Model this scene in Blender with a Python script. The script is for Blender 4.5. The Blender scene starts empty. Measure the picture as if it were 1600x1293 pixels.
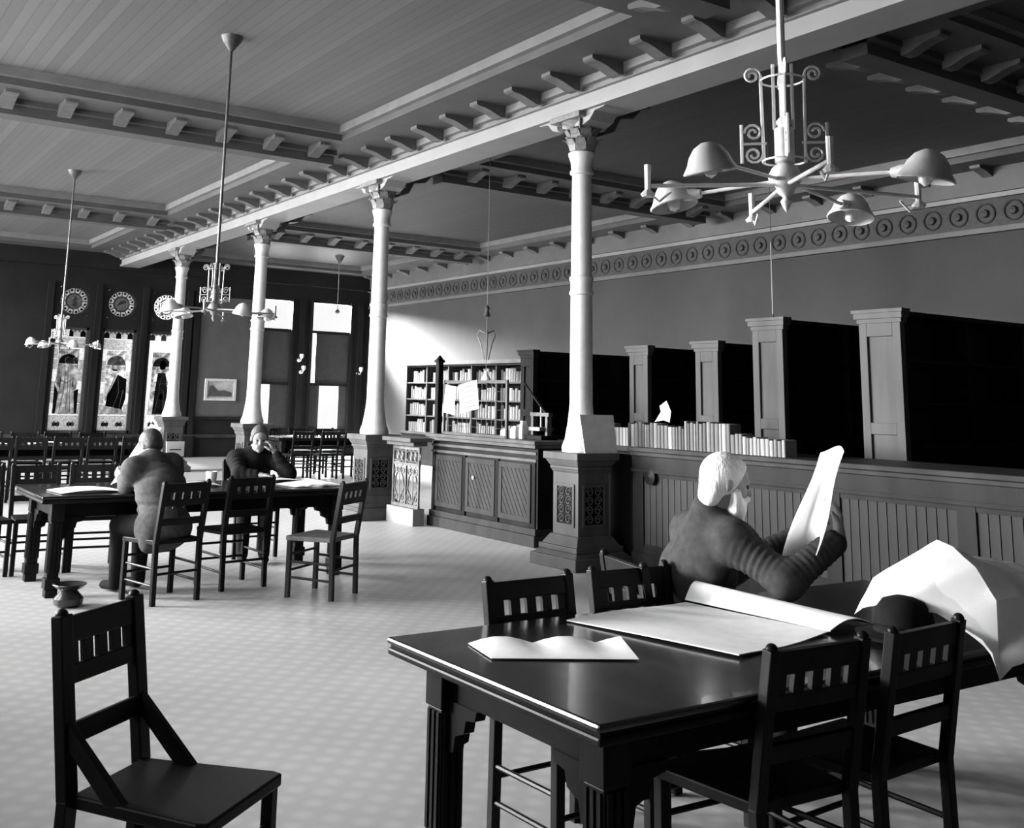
import bpy, math, random
import numpy as np
from mathutils import Matrix, Vector

random.seed(7)
PI = math.pi
scene = bpy.context.scene
COL = scene.collection

# ------------------------------------------------------------------ camera
F_PX, PPX, PPY = 1608.97, 728.88, 330.80
YAW, PITCH, ROLL = 0.578773, 0.179026, 0.023267
CAM_H = 1.55
fw = Vector((math.sin(YAW) * math.cos(PITCH), math.cos(YAW) * math.cos(PITCH), math.sin(PITCH)))
r0 = Vector((math.cos(YAW), -math.sin(YAW), 0)); u0 = r0.cross(fw)
rt = math.cos(ROLL) * r0 + math.sin(ROLL) * u0
up = -math.sin(ROLL) * r0 + math.cos(ROLL) * u0
cam_d = bpy.data.cameras.new('camera'); cam = bpy.data.objects.new('camera', cam_d); COL.objects.link(cam)
cam_d.sensor_fit = 'HORIZONTAL'; cam_d.sensor_width = 36.0
cam_d.lens = F_PX / 1600 * 36.0
cam_d.shift_x = (800 - PPX) / 1600; cam_d.shift_y = (PPY - 646.5) / 1600
cam_d.clip_start = 0.05; cam_d.clip_end = 200
cam.matrix_world = Matrix(((rt.x, up.x, -fw.x, 0), (rt.y, up.y, -fw.y, 0), (rt.z, up.z, -fw.z, CAM_H), (0, 0, 0, 1)))
scene.camera = cam

# ------------------------------------------------------------------ world, lights, exposure
world = bpy.data.worlds.new('overcast_sky'); scene.world = world; world.use_nodes = True
wn = world.node_tree.nodes['Background']; wn.inputs[0].default_value = (1, 1, 1, 1); wn.inputs[1].default_value = 1.6
vs = scene.view_settings
vs.view_transform = 'Standard'; vs.look = 'None'; vs.gamma = 1.0; vs.use_curve_mapping = False
vs.exposure = -0.6

LEFT_WINDOWS = [(2.6, 4.2), (5.6, 7.5), (8.9, 10.8), (12.2, 14.1), (15.5, 17.4), (18.8, 20.7), (21.9, 23.8)]
WIN_Z0, WIN_Z1 = 0.95, 4.2

def area(name, loc, size_x, size_y, rot, power):
    l = bpy.data.lights.new(name, 'AREA'); l.shape = 'RECTANGLE'; l.size = size_x; l.size_y = size_y; l.energy = power
    o = bpy.data.objects.new(name, l); o.location = loc; o.rotation_euler = rot; COL.objects.link(o)
    return o
for (a, b), pw_ in zip(LEFT_WINDOWS, (.25, .9, 2.0, 1.8, 1.5, 1.3, 1.0)):      # daylight at each tall window of the street side
    area('window_daylight', (-1.45, (a + b) / 2, (WIN_Z0 + WIN_Z1) / 2 + 0.25), WIN_Z1 - WIN_Z0, b - a, (0, -PI / 2 + 0.22, 0), 420 * pw_)
sky_side = area('bright_street_sky', (-10.0, 18.0, 4.5), 16.0, 4.2, (0, 0, 0), 72000)     # the brighter side of the sky, beyond the street windows
sky_side.rotation_euler = (Vector((4.0, 5.0, 0.4)) - sky_side.location).to_track_quat('-Z', 'Y').to_euler()
area('rear_window_daylight', (11.3, 25.75, 2.4), 3.4, 3.6, (-PI / 2, 0, 0), 900)
rear_sky = area('rear_sky', (10.2, 28.8, 5.7), 4.4, 2.6, (0, 0, 0), 30000); rear_sky.data.spread = math.radians(75)
rear_sky.rotation_euler = (Vector((12.7, 21.5, 1.8)) - rear_sky.location).to_track_quat('-Z', 'Y').to_euler()
area('stained_glass_daylight', (6.6, 25.75, 2.2), 3.4, 4.0, (-PI / 2, 0, 0), 62)

# ------------------------------------------------------------------ helpers: materials
MATS = {}
def mat(name, v, rough=0.6, var=0.12, scale=6.0, stretch=(1, 1, 1), bump=0.0, bscale=None, metal=0.0, spec=0.5, coat=0.0):
    """grey procedural material: v is linear albedo, var its relative variation"""
    if name in MATS: return MATS[name]
    m = bpy.data.materials.new(name); m.use_nodes = True
    nt = m.node_tree; n = nt.nodes; b = n['Principled BSDF']
    tc = n.new('ShaderNodeTexCoord'); mp = n.new('ShaderNodeMapping'); mp.inputs['Scale'].default_value = stretch
    nt.links.new(tc.outputs['Object'], mp.inputs[0])
    no = n.new('ShaderNodeTexNoise'); no.inputs['Scale'].default_value = scale; no.inputs['Detail'].default_value = 5
    nt.links.new(mp.outputs[0], no.inputs[0])
    cr = n.new('ShaderNodeValToRGB')
    lo, hi = v * (1 - var), v * (1 + var)
    cr.color_ramp.elements[0].position = 0.3; cr.color_ramp.elements[1].position = 0.7
    cr.color_ramp.elements[0].color = (lo, lo, lo, 1); cr.color_ramp.elements[1].color = (hi, hi, hi, 1)
    nt.links.new(no.outputs['Fac'], cr.inputs[0]); nt.links.new(cr.outputs[0], b.inputs['Base Color'])
    b.inputs['Roughness'].default_value = rough; b.inputs['Metallic'].default_value = metal
    b.inputs['Specular IOR Level'].default_value = spec; b.inputs['Coat Weight'].default_value = coat
    if bump:
        n2 = no
        if bscale:
            n2 = n.new('ShaderNodeTexNoise'); n2.inputs['Scale'].default_value = bscale; nt.links.new(mp.outputs[0], n2.inputs[0])
        bp = n.new('ShaderNodeBump'); bp.inputs['Strength'].default_value = bump; bp.inputs['Distance'].default_value = 0.02
        nt.links.new(n2.outputs['Fac'], bp.inputs['Height']); nt.links.new(bp.outputs[0], b.inputs['Normal'])
    MATS[name] = m
    return m

def grain(name, v, rough=0.4, var=0.35, coat=0.0, spec=.06):
    return mat(name, v, rough, var, 5.0, (1.0, 1.0, 0.12), bump=0.05, coat=coat, spec=spec)

def floor_material():
    m = bpy.data.materials.new('patterned_linoleum'); m.use_nodes = True
    nt = m.node_tree; n = nt.nodes; b = n['Principled BSDF']
    tc = n.new('ShaderNodeTexCoord'); mp = n.new('ShaderNodeMapping'); mp.inputs['Scale'].default_value = (8.5, 8.5, 0.0)
    mp.inputs['Rotation'].default_value = (0, 0, PI / 4)
    nt.links.new(tc.outputs['Object'], mp.inputs[0])
    vo = n.new('ShaderNodeTexVoronoi'); vo.inputs['Scale'].default_value = 1.0; vo.inputs['Randomness'].default_value = 0.0
    nt.links.new(mp.outputs[0], vo.inputs['Vector'])
    cr = n.new('ShaderNodeValToRGB'); e = cr.color_ramp.elements
    e[0].position = 0.12; e[0].color = (.46, .46, .46, 1); e[1].position = 0.45; e[1].color = (.385, .385, .385, 1)
    nt.links.new(vo.outputs['Distance'], cr.inputs[0])
    no = n.new('ShaderNodeTexNoise'); no.inputs['Scale'].default_value = 0.9; no.inputs['Detail'].default_value = 6
    nt.links.new(tc.outputs['Object'], no.inputs[0])
    mx = n.new('ShaderNodeMix'); mx.data_type = 'RGBA'; mx.blend_type = 'MULTIPLY'; mx.inputs[0].default_value = 0.6
    cr2 = n.new('ShaderNodeValToRGB'); cr2.color_ramp.elements[0].position = .3; cr2.color_ramp.elements[1].position = .65
    cr2.color_ramp.elements[0].color = (.72, .72, .72, 1); cr2.color_ramp.elements[1].color = (1, 1, 1, 1)
    nt.links.new(no.outputs['Fac'], cr2.inputs[0])
    nt.links.new(cr.outputs[0], mx.inputs[6]); nt.links.new(cr2.outputs[0], mx.inputs[7]); nt.links.new(mx.outputs[2], b.inputs['Base Color'])
    b.inputs['Roughness'].default_value = 0.42; b.inputs['Specular IOR Level'].default_value = 0.5
    return m

def board_material(name, v, axis, pitch):
    """narrow matched boards: thin dark joints across one axis"""
    m = bpy.data.materials.new(name); m.use_nodes = True
    nt = m.node_tree; n = nt.nodes; b = n['Principled BSDF']
    tc = n.new('ShaderNodeTexCoord'); sx = n.new('ShaderNodeSeparateXYZ'); nt.links.new(tc.outputs['Object'], sx.inputs[0])
    mu = n.new('ShaderNodeMath'); mu.operation = 'DIVIDE'; mu.inputs[1].default_value = pitch; nt.links.new(sx.outputs[axis], mu.inputs[0])
    fr = n.new('ShaderNodeMath'); fr.operation = 'FRACT'; nt.links.new(mu.outputs[0], fr.inputs[0])
    cr = n.new('ShaderNodeValToRGB'); e = cr.color_ramp.elements
    e[0].position = 0.0; e[0].color = (v * .45,) * 3 + (1,); e[1].position = 0.12; e[1].color = (v,) * 3 + (1,)
    nt.links.new(fr.outputs[0], cr.inputs[0])
    flo = n.new('ShaderNodeMath'); flo.operation = 'FLOOR'; nt.links.new(mu.outputs[0], flo.inputs[0])
    wn_ = n.new('ShaderNodeTexWhiteNoise'); wn_.noise_dimensions = '1D'; nt.links.new(flo.outputs[0], wn_.inputs['W'])
    mr = n.new('ShaderNodeMapRange'); mr.inputs[3].default_value = .82; mr.inputs[4].default_value = 1.1; nt.links.new(wn_.outputs['Value'], mr.inputs[0])
    mx = n.new('ShaderNodeMix'); mx.data_type = 'RGBA'; mx.blend_type = 'MULTIPLY'; mx.inputs[0].default_value = 1
    nt.links.new(cr.outputs[0], mx.inputs[6]); nt.links.new(mr.outputs[0], mx.inputs[7]); nt.links.new(mx.outputs[2], b.inputs['Base Color'])
    b.inputs['Roughness'].default_value = 0.55
    return m

def glass_material():
    m = bpy.data.materials.new('window_glass'); m.use_nodes = True
    nt = m.node_tree; n = nt.nodes; n.remove(n['Principled BSDF'])
    t = n.new('ShaderNodeBsdfTransparent'); g = n.new('ShaderNodeBsdfGlossy'); g.inputs['Roughness'].default_value = .02
    mx = n.new('ShaderNodeMixShader'); mx.inputs[0].default_value = 0.06
    nt.links.new(t.outputs[0], mx.inputs[1]); nt.links.new(g.outputs[0], mx.inputs[2]); nt.links.new(mx.outputs[0], n['Material Output'].inputs[0])
    return m

def stained(name, v):
    """backlit coloured glass: daylight diffuses through it"""
    m = bpy.data.materials.new(name); m.use_nodes = True
    nt = m.node_tree; n = nt.nodes; n.remove(n['Principled BSDF'])
    t = n.new('ShaderNodeBsdfTranslucent'); d = n.new('ShaderNodeBsdfGlossy'); d.inputs['Roughness'].default_value = .3
    no = n.new('ShaderNodeTexNoise'); no.inputs['Scale'].default_value = 25
    tc = n.new('ShaderNodeTexCoord'); nt.links.new(tc.outputs['Object'], no.inputs[0])
    cr = n.new('ShaderNodeValToRGB'); cr.color_ramp.elements[0].position = .35; cr.color_ramp.elements[1].position = .65
    cr.color_ramp.elements[0].color = (v * .7,) * 3 + (1,); cr.color_ramp.elements[1].color = (min(1, v * 1.15),) * 3 + (1,)
    nt.links.new(no.outputs['Fac'], cr.inputs[0]); nt.links.new(cr.outputs[0], t.inputs['Color'])
    mx = n.new('ShaderNodeMixShader'); mx.inputs[0].default_value = 0.03; d.inputs['Color'].default_value = (.3, .3, .3, 1)
    nt.links.new(t.outputs[0], mx.inputs[1]); nt.links.new(d.outputs[0], mx.inputs[2]); nt.links.new(mx.outputs[0], n['Material Output'].inputs[0])
    return m

M_FLOOR = floor_material()
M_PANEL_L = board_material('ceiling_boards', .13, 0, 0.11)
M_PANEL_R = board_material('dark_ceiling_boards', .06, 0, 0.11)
M_SOFFIT = mat('soffit_paint', .07, .6, .15, 3)
M_GIRDER = mat('girder_paint', .26, .5, .08, 2)
M_MODIL = mat('modillion_paint', .09, .5, .2, 8)
M_MOULD = mat('moulding_paint', .16, .5, .12, 6)
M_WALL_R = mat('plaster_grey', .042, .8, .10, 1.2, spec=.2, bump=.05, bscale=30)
M_WALL_F = mat('dark_varnished_wall', .009, .7, .25, 2, spec=.15)
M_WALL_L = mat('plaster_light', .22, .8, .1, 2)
M_WALL_B = mat('plaster_dim', .05, .8, .1, 2)
M_FRIEZE = mat('frieze_plaster', .026, .7, .3, 18, bump=.4)
M_STONE = mat('column_paint', .52, .45, .08, 10, bump=.05)
M_CAP = mat('capital_gilding', .16, .5, .35, 30, bump=.2)
M_PED = mat('pedestal_oak', .075, .5, .25, 5, (1, 1, .15), spec=.08)
M_OAK = grain('oak', .028, .5, .3)
M_DARK = grain('dark_oak', .012, .35, .4)
M_BLACK = grain('ebonised_oak', .006, .4, .4)
M_TABLE = mat('table_varnish', .010, .22, .4, 6, (.15, 1, 1), bump=.02, coat=.2)
M_CHAIR = grain('chair_wood', .007, .4, .4, spec=.15)
M_CHAIR_L = grain('worn_chair_wood', .035, .4, .4)
M_CANE = mat('cane_seat', .14, .7, .3, 40)
M_PAPER = mat('newsprint', .9, .8, .06, 14)
M_NEWS = mat('thin_newsprint', .9, .8, .06, 14)
_nt = M_NEWS.node_tree; _n = _nt.nodes; _b = _n['Principled BSDF']; _tr = _n.new('ShaderNodeBsdfTranslucent'); _tr.inputs['Color'].default_value = (.85, .85, .85, 1)
_mx = _n.new('ShaderNodeMixShader'); _mx.inputs[0].default_value = .5
_nt.links.new(_b.outputs[0], _mx.inputs[1]); _nt.links.new(_tr.outputs[0], _mx.inputs[2]); _nt.links.new(_mx.outputs[0], _n['Material Output'].inputs[0])
M_PAPER2 = mat('aged_paper', .62, .8, .12, 20)
M_IRON = mat('wrought_iron', .05, .5, .3, 20, metal=.3)
M_IRON_L = mat('burnished_iron', .12, .4, .3, 20, metal=.5)
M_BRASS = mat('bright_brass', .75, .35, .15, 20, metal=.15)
M_BRASS_D = mat('dull_brass', .08, .4, .3, 20, metal=.5)
M_SHADE = mat('enamel_shade', .55, .35, .2, 12)
M_SKIN = mat('skin', .24, .55, .1, 14)
M_HAIR_W = mat('white_hair', .85, .7, .12, 40, (1, 1, .3), bump=.35, bscale=90)
M_HAIR_D = mat('dark_hair', .02, .6, .3, 40, bump=.3)
M_COAT = mat('wool_coat', .04, .85, .25, 30, bump=.1, bscale=200, spec=.1)
M_COAT_L = mat('tweed_coat', .055, .85, .25, 30, bump=.1, bscale=200, spec=.1)
M_COAT_D = mat('black_coat', .008, .85, .25, 30, spec=.1)
M_LINEN = mat('linen', .75, .8, .08, 20)
M_SHOE = mat('shoe_leather', .015, .4, .2, 20)
M_GLASS = glass_material()
M_SG = [stained('stained_glass_pale', .62), stained('stained_glass_mid', .27), stained('stained_glass_deep', .05), stained('stained_glass_robe', .95)]
def tinted(name, v):
    m = bpy.data.materials.new(name); m.use_nodes = True
    nt = m.node_tree; n = nt.nodes; n.remove(n['Principled BSDF'])
    t = n.new('ShaderNodeBsdfTransparent'); no = n.new('ShaderNodeTexNoise'); no.inputs['Scale'].default_value = 9
    tc = n.new('ShaderNodeTexCoord'); nt.links.new(tc.outputs['Object'], no.inputs[0])
    cr = n.new('ShaderNodeValToRGB'); cr.color_ramp.elements[0].position = .38; cr.color_ramp.elements[1].position = .62
    cr.color_ramp.elements[0].color = (v * .6,) * 3 + (1,); cr.color_ramp.elements[1].color = (min(1, v * 1.25),) * 3 + (1,)
    nt.links.new(no.outputs['Fac'], cr.inputs[0]); nt.links.new(cr.outputs[0], t.inputs[0]); nt.links.new(t.outputs[0], n['Material Output'].inputs[0])
    return m
M_FIELD = [tinted('tinted_field_glass', .6), tinted('pale_field_glass', .85), tinted('smoky_field_glass', .65)]
M_LEAD = mat('lead_came', .02, .6, .2, 20)
M_SHADECLOTH = mat('blind_cloth', .03, .9, .2, 10)
M_BULB = mat('frosted_bulb', .9, .3, .02, 5)
M_SPIT = mat('spittoon_enamel', .02, .25, .3, 8)
M_CARD = mat('grey_card', .5, .8, .12, 10)
M_BOOKS = [mat('book_cloth_%s' % s, v, .7, .25, 12, (1, 1, .4)) for s, v in (('pale', .26), ('tan', .14), ('buff', .09), ('grey', .055), ('dark', .025), ('black', .01))]

# ------------------------------------------------------------------ helpers: meshes
class MB:
    def __init__(s): s.v = []; s.f = []
    def add(s, vs_, fs):
        o = len(s.v); s.v += [tuple(p) for p in vs_]; s.f += [tuple(i + o for i in f) for f in fs]; return s
    def box(s, x0, x1, y0, y1, z0, z1):
        return s.add([(x0, y0, z0), (x1, y0, z0), (x1, y1, z0), (x0, y1, z0), (x0, y0, z1), (x1, y0, z1), (x1, y1, z1), (x0, y1, z1)],
                     [(0, 3, 2, 1), (4, 5, 6, 7), (0, 1, 5, 4), (1, 2, 6, 5), (2, 3, 7, 6), (3, 0, 4, 7)])
    def cb(s, c, d): return s.box(c[0] - d[0] / 2, c[0] + d[0] / 2, c[1] - d[1] / 2, c[1] + d[1] / 2, c[2] - d[2] / 2, c[2] + d[2] / 2)
    def frustum(s, c, d0, d1, z0, z1):
        p = []
        for (dx, dy), z in ((d0, z0), (d1, z1)):
            p += [(c[0] - dx / 2, c[1] - dy / 2, z), (c[0] + dx / 2, c[1] - dy / 2, z), (c[0] + dx / 2, c[1] + dy / 2, z), (c[0] - dx / 2, c[1] + dy / 2, z)]
        return s.add(p, [(0, 3, 2, 1), (4, 5, 6, 7), (0, 1, 5, 4), (1, 2, 6, 5), (2, 3, 7, 6), (3, 0, 4, 7)])
    def bar(s, a, b, w, t, side=None):
        """rectangular bar from a to b; w measured along side, t across it"""
        a = Vector(a); b = Vector(b); d = (b - a).normalized()
        sd = Vector(side) if side else (Vector((0, 0, 1)).cross(d) if abs(d.z) < .99 else Vector((1, 0, 0)))
        sd = (sd - d * sd.dot(d)).normalized(); n = d.cross(sd)
        p = []
        for q in (a, b):
            for i, j in ((-1, -1), (1, -1), (1, 1), (-1, 1)): p.append(q + sd * (i * w / 2) + n * (j * t / 2))
        return s.add(p, [(0, 3, 2, 1), (4, 5, 6, 7), (0, 1, 5, 4), (1, 2, 6, 5), (2, 3, 7, 6), (3, 0, 4, 7)])
    def tube(s, pts, r, n=8, caps=True):
        pts = [Vector(p) for p in pts]; m = len(pts)
        rs = r if isinstance(r, (list, tuple)) else [r] * m
        t0 = (pts[1] - pts[0]).normalized(); ref = Vector((0, 0, 1)) if abs(t0.z) < .9 else Vector((1, 0, 0))
        u = (ref - t0 * ref.dot(t0)).normalized(); vv = []
        for i, p in enumerate(pts):
            t = (pts[min(i + 1, m - 1)] - pts[max(i - 1, 0)]).normalized()
            u = (u - t * u.dot(t)); u = u.normalized() if u.length > 1e-6 else t.orthogonal().normalized()
            w = t.cross(u)
            for k in range(n):
                a = 2 * PI * k / n; vv.append(p + (u * math.cos(a) + w * math.sin(a)) * rs[i])
        ff = []
        for i in range(m - 1):
            for k in range(n): ff.append((i * n + k, i * n + (k + 1) % n, (i + 1) * n + (k + 1) % n, (i + 1) * n + k))
        if caps: ff += [tuple(reversed(range(n))), tuple((m - 1) * n + k for k in range(n))]
        return s.add(vv, ff)
    def lathe(s, prof, n=20, c=(0, 0, 0), axis=None, cap=True):
        ax = Vector(axis).normalized() if axis else Vector((0, 0, 1))
        u = ax.orthogonal().normalized() if axis else Vector((1, 0, 0)); w = ax.cross(u); c = Vector(c)
        vv = []; m = len(prof)
        for r, z in prof:
            for k in range(n):
                a = 2 * PI * k / n; vv.append(c + ax * z + (u * math.cos(a) + w * math.sin(a)) * r)
        ff = []
        for i in range(m - 1):
            for k in range(n): ff.append((i * n + k, i * n + (k + 1) % n, (i + 1) * n + (k + 1) % n, (i + 1) * n + k))
        if cap: ff += [tuple(reversed(range(n))), tuple((m - 1) * n + k for k in range(n))]
        return s.add(vv, ff)
    def prism(s, poly, axis, a0, a1):
        """extrude a 2D polygon; axis 0: (y,z) polygon along x; 1: (x,z) along y; 2: (x,y) along z"""
        def P(p, a): return {0: (a, p[0], p[1]), 1: (p[0], a, p[1]), 2: (p[0], p[1], a)}[axis]
        n = len(poly); vv = [P(p, a0) for p in poly] + [P(p, a1) for p in poly]
        ff = [tuple(reversed(range(n))), tuple(range(n, 2 * n))] + [(i, (i + 1) % n, n + (i + 1) % n, n + i) for i in range(n)]
        return s.add(vv, ff)
    def sheet(s, grid, th=0.002):
        """thin bent sheet from a grid [row][col] of points, with real thickness"""
        g = [[Vector(p) for p in row] for row in grid]; R_, C_ = len(g), len(g[0])
        nr = (g[R_ // 2][C_ - 1] - g[R_ // 2][0]).cross(g[R_ - 1][C_ // 2] - g[0][C_ // 2]).normalized()
        vv = [p for row in g for p in row] + [p + nr * th for row in g for p in row]; o = R_ * C_; ff = []
        for i in range(R_ - 1):
            for j in range(C_ - 1):
                q = (i * C_ + j, i * C_ + j + 1, (i + 1) * C_ + j + 1, (i + 1) * C_ + j)
                ff += [q, tuple(o + k for k in reversed(q))]
        edge = [(i, 0) for i in range(R_)] + [(R_ - 1, j) for j in range(1, C_)] + [(i, C_ - 1) for i in range(R_ - 2, -1, -1)] + [(0, j) for j in range(C_ - 2, 0, -1)]
        ids = [i * C_ + j for i, j in edge]
        for k in range(len(ids)):
            a, b = ids[k], ids[(k + 1) % len(ids)]; ff.append((a, b, o + b, o + a))
        return s.add(vv, ff)
    def build(s, name, m, parent=None, loc=(0, 0, 0), smooth=False, bevel=0.0):
        me = bpy.data.meshes.new(name); me.from_pydata([tuple(p) for p in s.v], [], s.f); me.update()
        me.materials.append(m)
        o = bpy.data.objects.new(name, me); COL.objects.link(o)
        if parent: o.parent = parent
        o.location = loc
        if smooth: smooth_mesh(me)
        if bevel:
            bm_ = o.modifiers.new('bevel', 'BEVEL'); bm_.width = bevel; bm_.segments = 2; bm_.limit_method = 'ANGLE'
        return o
def smooth_mesh(me, ang=40):
    me.polygons.foreach_set('use_smooth', [True] * len(me.polygons))
    try: me.set_sharp_from_angle(angle=math.radians(ang))
    except Exception: pass
def tag(o, label=None, cat=None, group=None, kind=None):
    if label: o['label'] = label
    if cat: o['category'] = cat
    if group: o['group'] = group
    if kind: o['kind'] = kind
    return o
def empty(name, loc=(0, 0, 0), rz=0.0):
    o = bpy.data.objects.new(name, None); o.location = loc; o.rotation_euler = (0, 0, rz); o.empty_display_size = .1; COL.objects.link(o); return o
def kids(o): return [c for c in bpy.data.objects if c.parent == o]
def dup(o, loc=None, rz=None, parent=None):
    c = o.copy(); COL.objects.link(c)
    if parent: c.parent = parent
    if loc is not None: c.location = loc
    if rz is not None: c.rotation_euler = (0, 0, rz)
    for ch in kids(o): dup(ch, None, None, c)
    return c
def like(o, loc, parent=None, rot=None, scale=None):
    """copy of a single mesh piece"""
    c = o.copy(); COL.objects.link(c); c.location = loc
    if parent: c.parent = parent
    if rot: c.rotation_euler = rot
    if scale: c.scale = scale
    return c
def struct(o): o['kind'] = 'structure'; return o
def arc(c, r, a0, a1, n, ax=(1, 0, 0), ay=(0, 0, 1)):
    c = Vector(c); ax = Vector(ax); ay = Vector(ay)
    return [c + ax * (r * math.cos(a0 + (a1 - a0) * i / n)) + ay * (r * math.sin(a0 + (a1 - a0) * i / n)) for i in range(n + 1)]
def spiral(c, r0_, r1_, a0, a1, n, ax=(1, 0, 0), ay=(0, 0, 1)):
    c = Vector(c); ax = Vector(ax); ay = Vector(ay); out = []
    for i in range(n + 1):
        t = i / n; r = r0_ + (r1_ - r0_) * t; a = a0 + (a1 - a0) * t; out.append(c + ax * (r * math.cos(a)) + ay * (r * math.sin(a)))
    return out

# ================================================================== THE ROOM
XL, XR, YB, YF, ZC = -1.0, 13.3, -3.0, 25.0, 4.9
struct(MB().box(XL - .3, XR + .3, YB - .3, YF + .3, -.2, 0).build('floor', M_FLOOR))
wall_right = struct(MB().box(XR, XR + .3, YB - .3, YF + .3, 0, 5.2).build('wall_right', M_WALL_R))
struct(MB().box(XL - .3, XR, YB - .3, YB, 0, 5.2).build('wall_back', M_WALL_B))
# street wall with tall windows
b = MB(); y = YB
for (a, c) in LEFT_WINDOWS:
    b.box(XL - .3, XL, y, a, 0, 5.2); b.box(XL - .3, XL, a, c, 0, WIN_Z0); b.box(XL - .3, XL, a, c, WIN_Z1, 5.2); y = c
b.box(XL - .3, XL, y, YF + .3, 0, 5.2)
struct(b.build('wall_left', M_WALL_L))
WN = 0
def sash_window(x0, x1, a, c, z0, z1):
    global WN; WN += 1
    w = struct(empty('window_%d' % WN, ((x0 + x1) / 2, (a + c) / 2, z0)))
    h = z1 - z0; ww = c - a
    f = MB()
    for yy in (-ww / 2 + .04, ww / 2 - .04, 0): f.box(-.06, .06, yy - .04, yy + .04, 0, h)
    f.build('window_frame', M_OAK, w)
    r = MB()
    for zz in (.04, h * .42, h * .7, h - .04): r.box(-.05, .05, -ww / 2, ww / 2, zz - .04, zz + .04)
    r.build('sash_rail', M_OAK, w)
    for k in (0, 1):
        MB().box(-.004, .004, -ww / 2 + .06 if k == 0 else .04, -.04 if k == 0 else ww / 2 - .06, .08, h - .08).build('pane', M_GLASS, w)
for (a, c) in LEFT_WINDOWS: sash_window(XL - .3, XL, a, c, WIN_Z0, WIN_Z1)

# far wall with openings: stained lights, rosettes, rear windows
SGX = (5.53, 6.62, 7.70); SGW, SGZ0, SGZ1, ROSZ, ROSR = .80, .56, 2.97, 3.57, .34
RW = ((10.05, 11.05), (11.5, 12.75)); RWZ0, RWZ1 = .62, 4.02
holes = [(x - SGW / 2, x + SGW / 2, SGZ0, SGZ1) for x in SGX] + [(x - ROSR, x + ROSR, ROSZ - ROSR, ROSZ + ROSR) for x in SGX] + [(a, c, RWZ0, RWZ1) for a, c in RW]
def wall_with_holes(x0, x1, z0, z1, y0, y1, holes):
    xs = sorted({x0, x1} | {h[0] for h in holes} | {h[1] for h in holes}); zs = sorted({z0, z1} | {h[2] for h in holes} | {h[3] for h in holes})
    m = MB()
    for i in range(len(xs) - 1):
        run = None
        for j in range(len(zs) - 1):
            cx, cz = (xs[i] + xs[i + 1]) / 2, (zs[j] + zs[j + 1]) / 2
            solid = not any(h[0] < cx < h[1] and h[2] < cz < h[3] for h in holes)
            if solid: run = (run[0], zs[j + 1]) if run else (zs[j], zs[j + 1])
            if (not solid or j == len(zs) - 2) and run: m.box(xs[i], xs[i + 1], y0, y1, run[0], run[1]); run = None
    return m
wall_far = struct(wall_with_holes(XL - .3, XR + .3, 0, 5.2, YF, YF + .3, holes).build('wall_far', M_WALL_F))
# lighter plaster panel with dado cap, dark pilasters and door-height rails on the far wall
MB().box(8.55, 9.85, YF - .02, YF, .97, 3.9).build('plaster_panel', mat('dim_plaster', .05, .8, .15, 3), wall_far)
for x in (4.98, 6.07, 7.16, 8.25, 8.45, 9.93, 11.27, 12.98):
    MB().box(x - .07, x + .07, YF - .06, YF, 0, 4.0).box(x - .1, x + .1, YF - .09, YF, 0, .5).build('pilaster', M_DARK, wall_far)
MB().box(XL, XR, YF - .07, YF, .46, .54).build('dado_rail', M_OAK, wall_far)
MB().box(8.5, 9.9, YF - .07, YF, .9, .97).build('panel_rail', M_DARK, wall_far)
MB().box(XL, XR, YF - .25, YF, 4.35, 4.72).build('wall_cornice', M_WALL_F, wall_far)
struct(MB().box(XR - .05, XR, YB, YF, 0, .3).build('baseboard_right', M_DARK))

# ---- ceiling
ceiling = struct(MB().box(XL - .3, XR + .3, YB - .3, YF + .3, ZC + .08, ZC + .3).build('ceiling', M_SOFFIT))
BANDS = [5.35, 12.25, 19.35]; BW = .75; ZS = 4.72
xl0, xl1, xr0, xr1 = 0.0, 5.6, 7.7, 12.55
ys = [YB + .6]
for c in BANDS: ys += [c - BW, c + BW]
ys.append(YF - .8)
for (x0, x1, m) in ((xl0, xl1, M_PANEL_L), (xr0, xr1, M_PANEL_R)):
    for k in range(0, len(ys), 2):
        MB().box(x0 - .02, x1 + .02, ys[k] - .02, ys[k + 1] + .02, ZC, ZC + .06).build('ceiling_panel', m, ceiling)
        e = MB()      # moulding round the coffer
        for (a0, a1, b0, b1) in ((x0, x1, ys[k], ys[k] + .07), (x0, x1, ys[k + 1] - .07, ys[k + 1]), (x0, x0 + .07, ys[k] + .07, ys[k + 1] - .07), (x1 - .07, x1, ys[k] + .07, ys[k + 1] - .07)):
            e.box(a0, a1, b0, b1, ZC - .1, ZC)
        e.build('coffer_moulding', M_MOULD, ceiling)
for (x0, x1) in ((XL, xl0), (xl1, 6.45), (6.85, xr0), (xr1, XR)):
    MB().box(x0, x1, YB, YF, ZS, ZC + .08).build('soffit', M_SOFFIT, ceiling)
for (x0, x1) in ((xl0, xl1), (xr0, xr1)):
    MB().box(x0, x1, YB, ys[0], ZS, ZC + .08).build('soffit', M_SOFFIT, ceiling)
    MB().box(x0, x1, ys[-1], YF, ZS, ZC + .08).build('soffit', M_SOFFIT, ceiling)
    for c in BANDS:
        MB().box(x0, x1, c - BW, c + BW, ZS, ZC + .08).build('soffit', M_SOFFIT, ceiling)
        MB().box(x0 - .2, x1 + .2, c - .13, c + .13, ZS - .17, ZS).box(x0 - .2, x1 + .2, c - .22, c + .22, ZS - .06, ZS).build('cross_rib', M_SOFFIT, ceiling)
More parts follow.
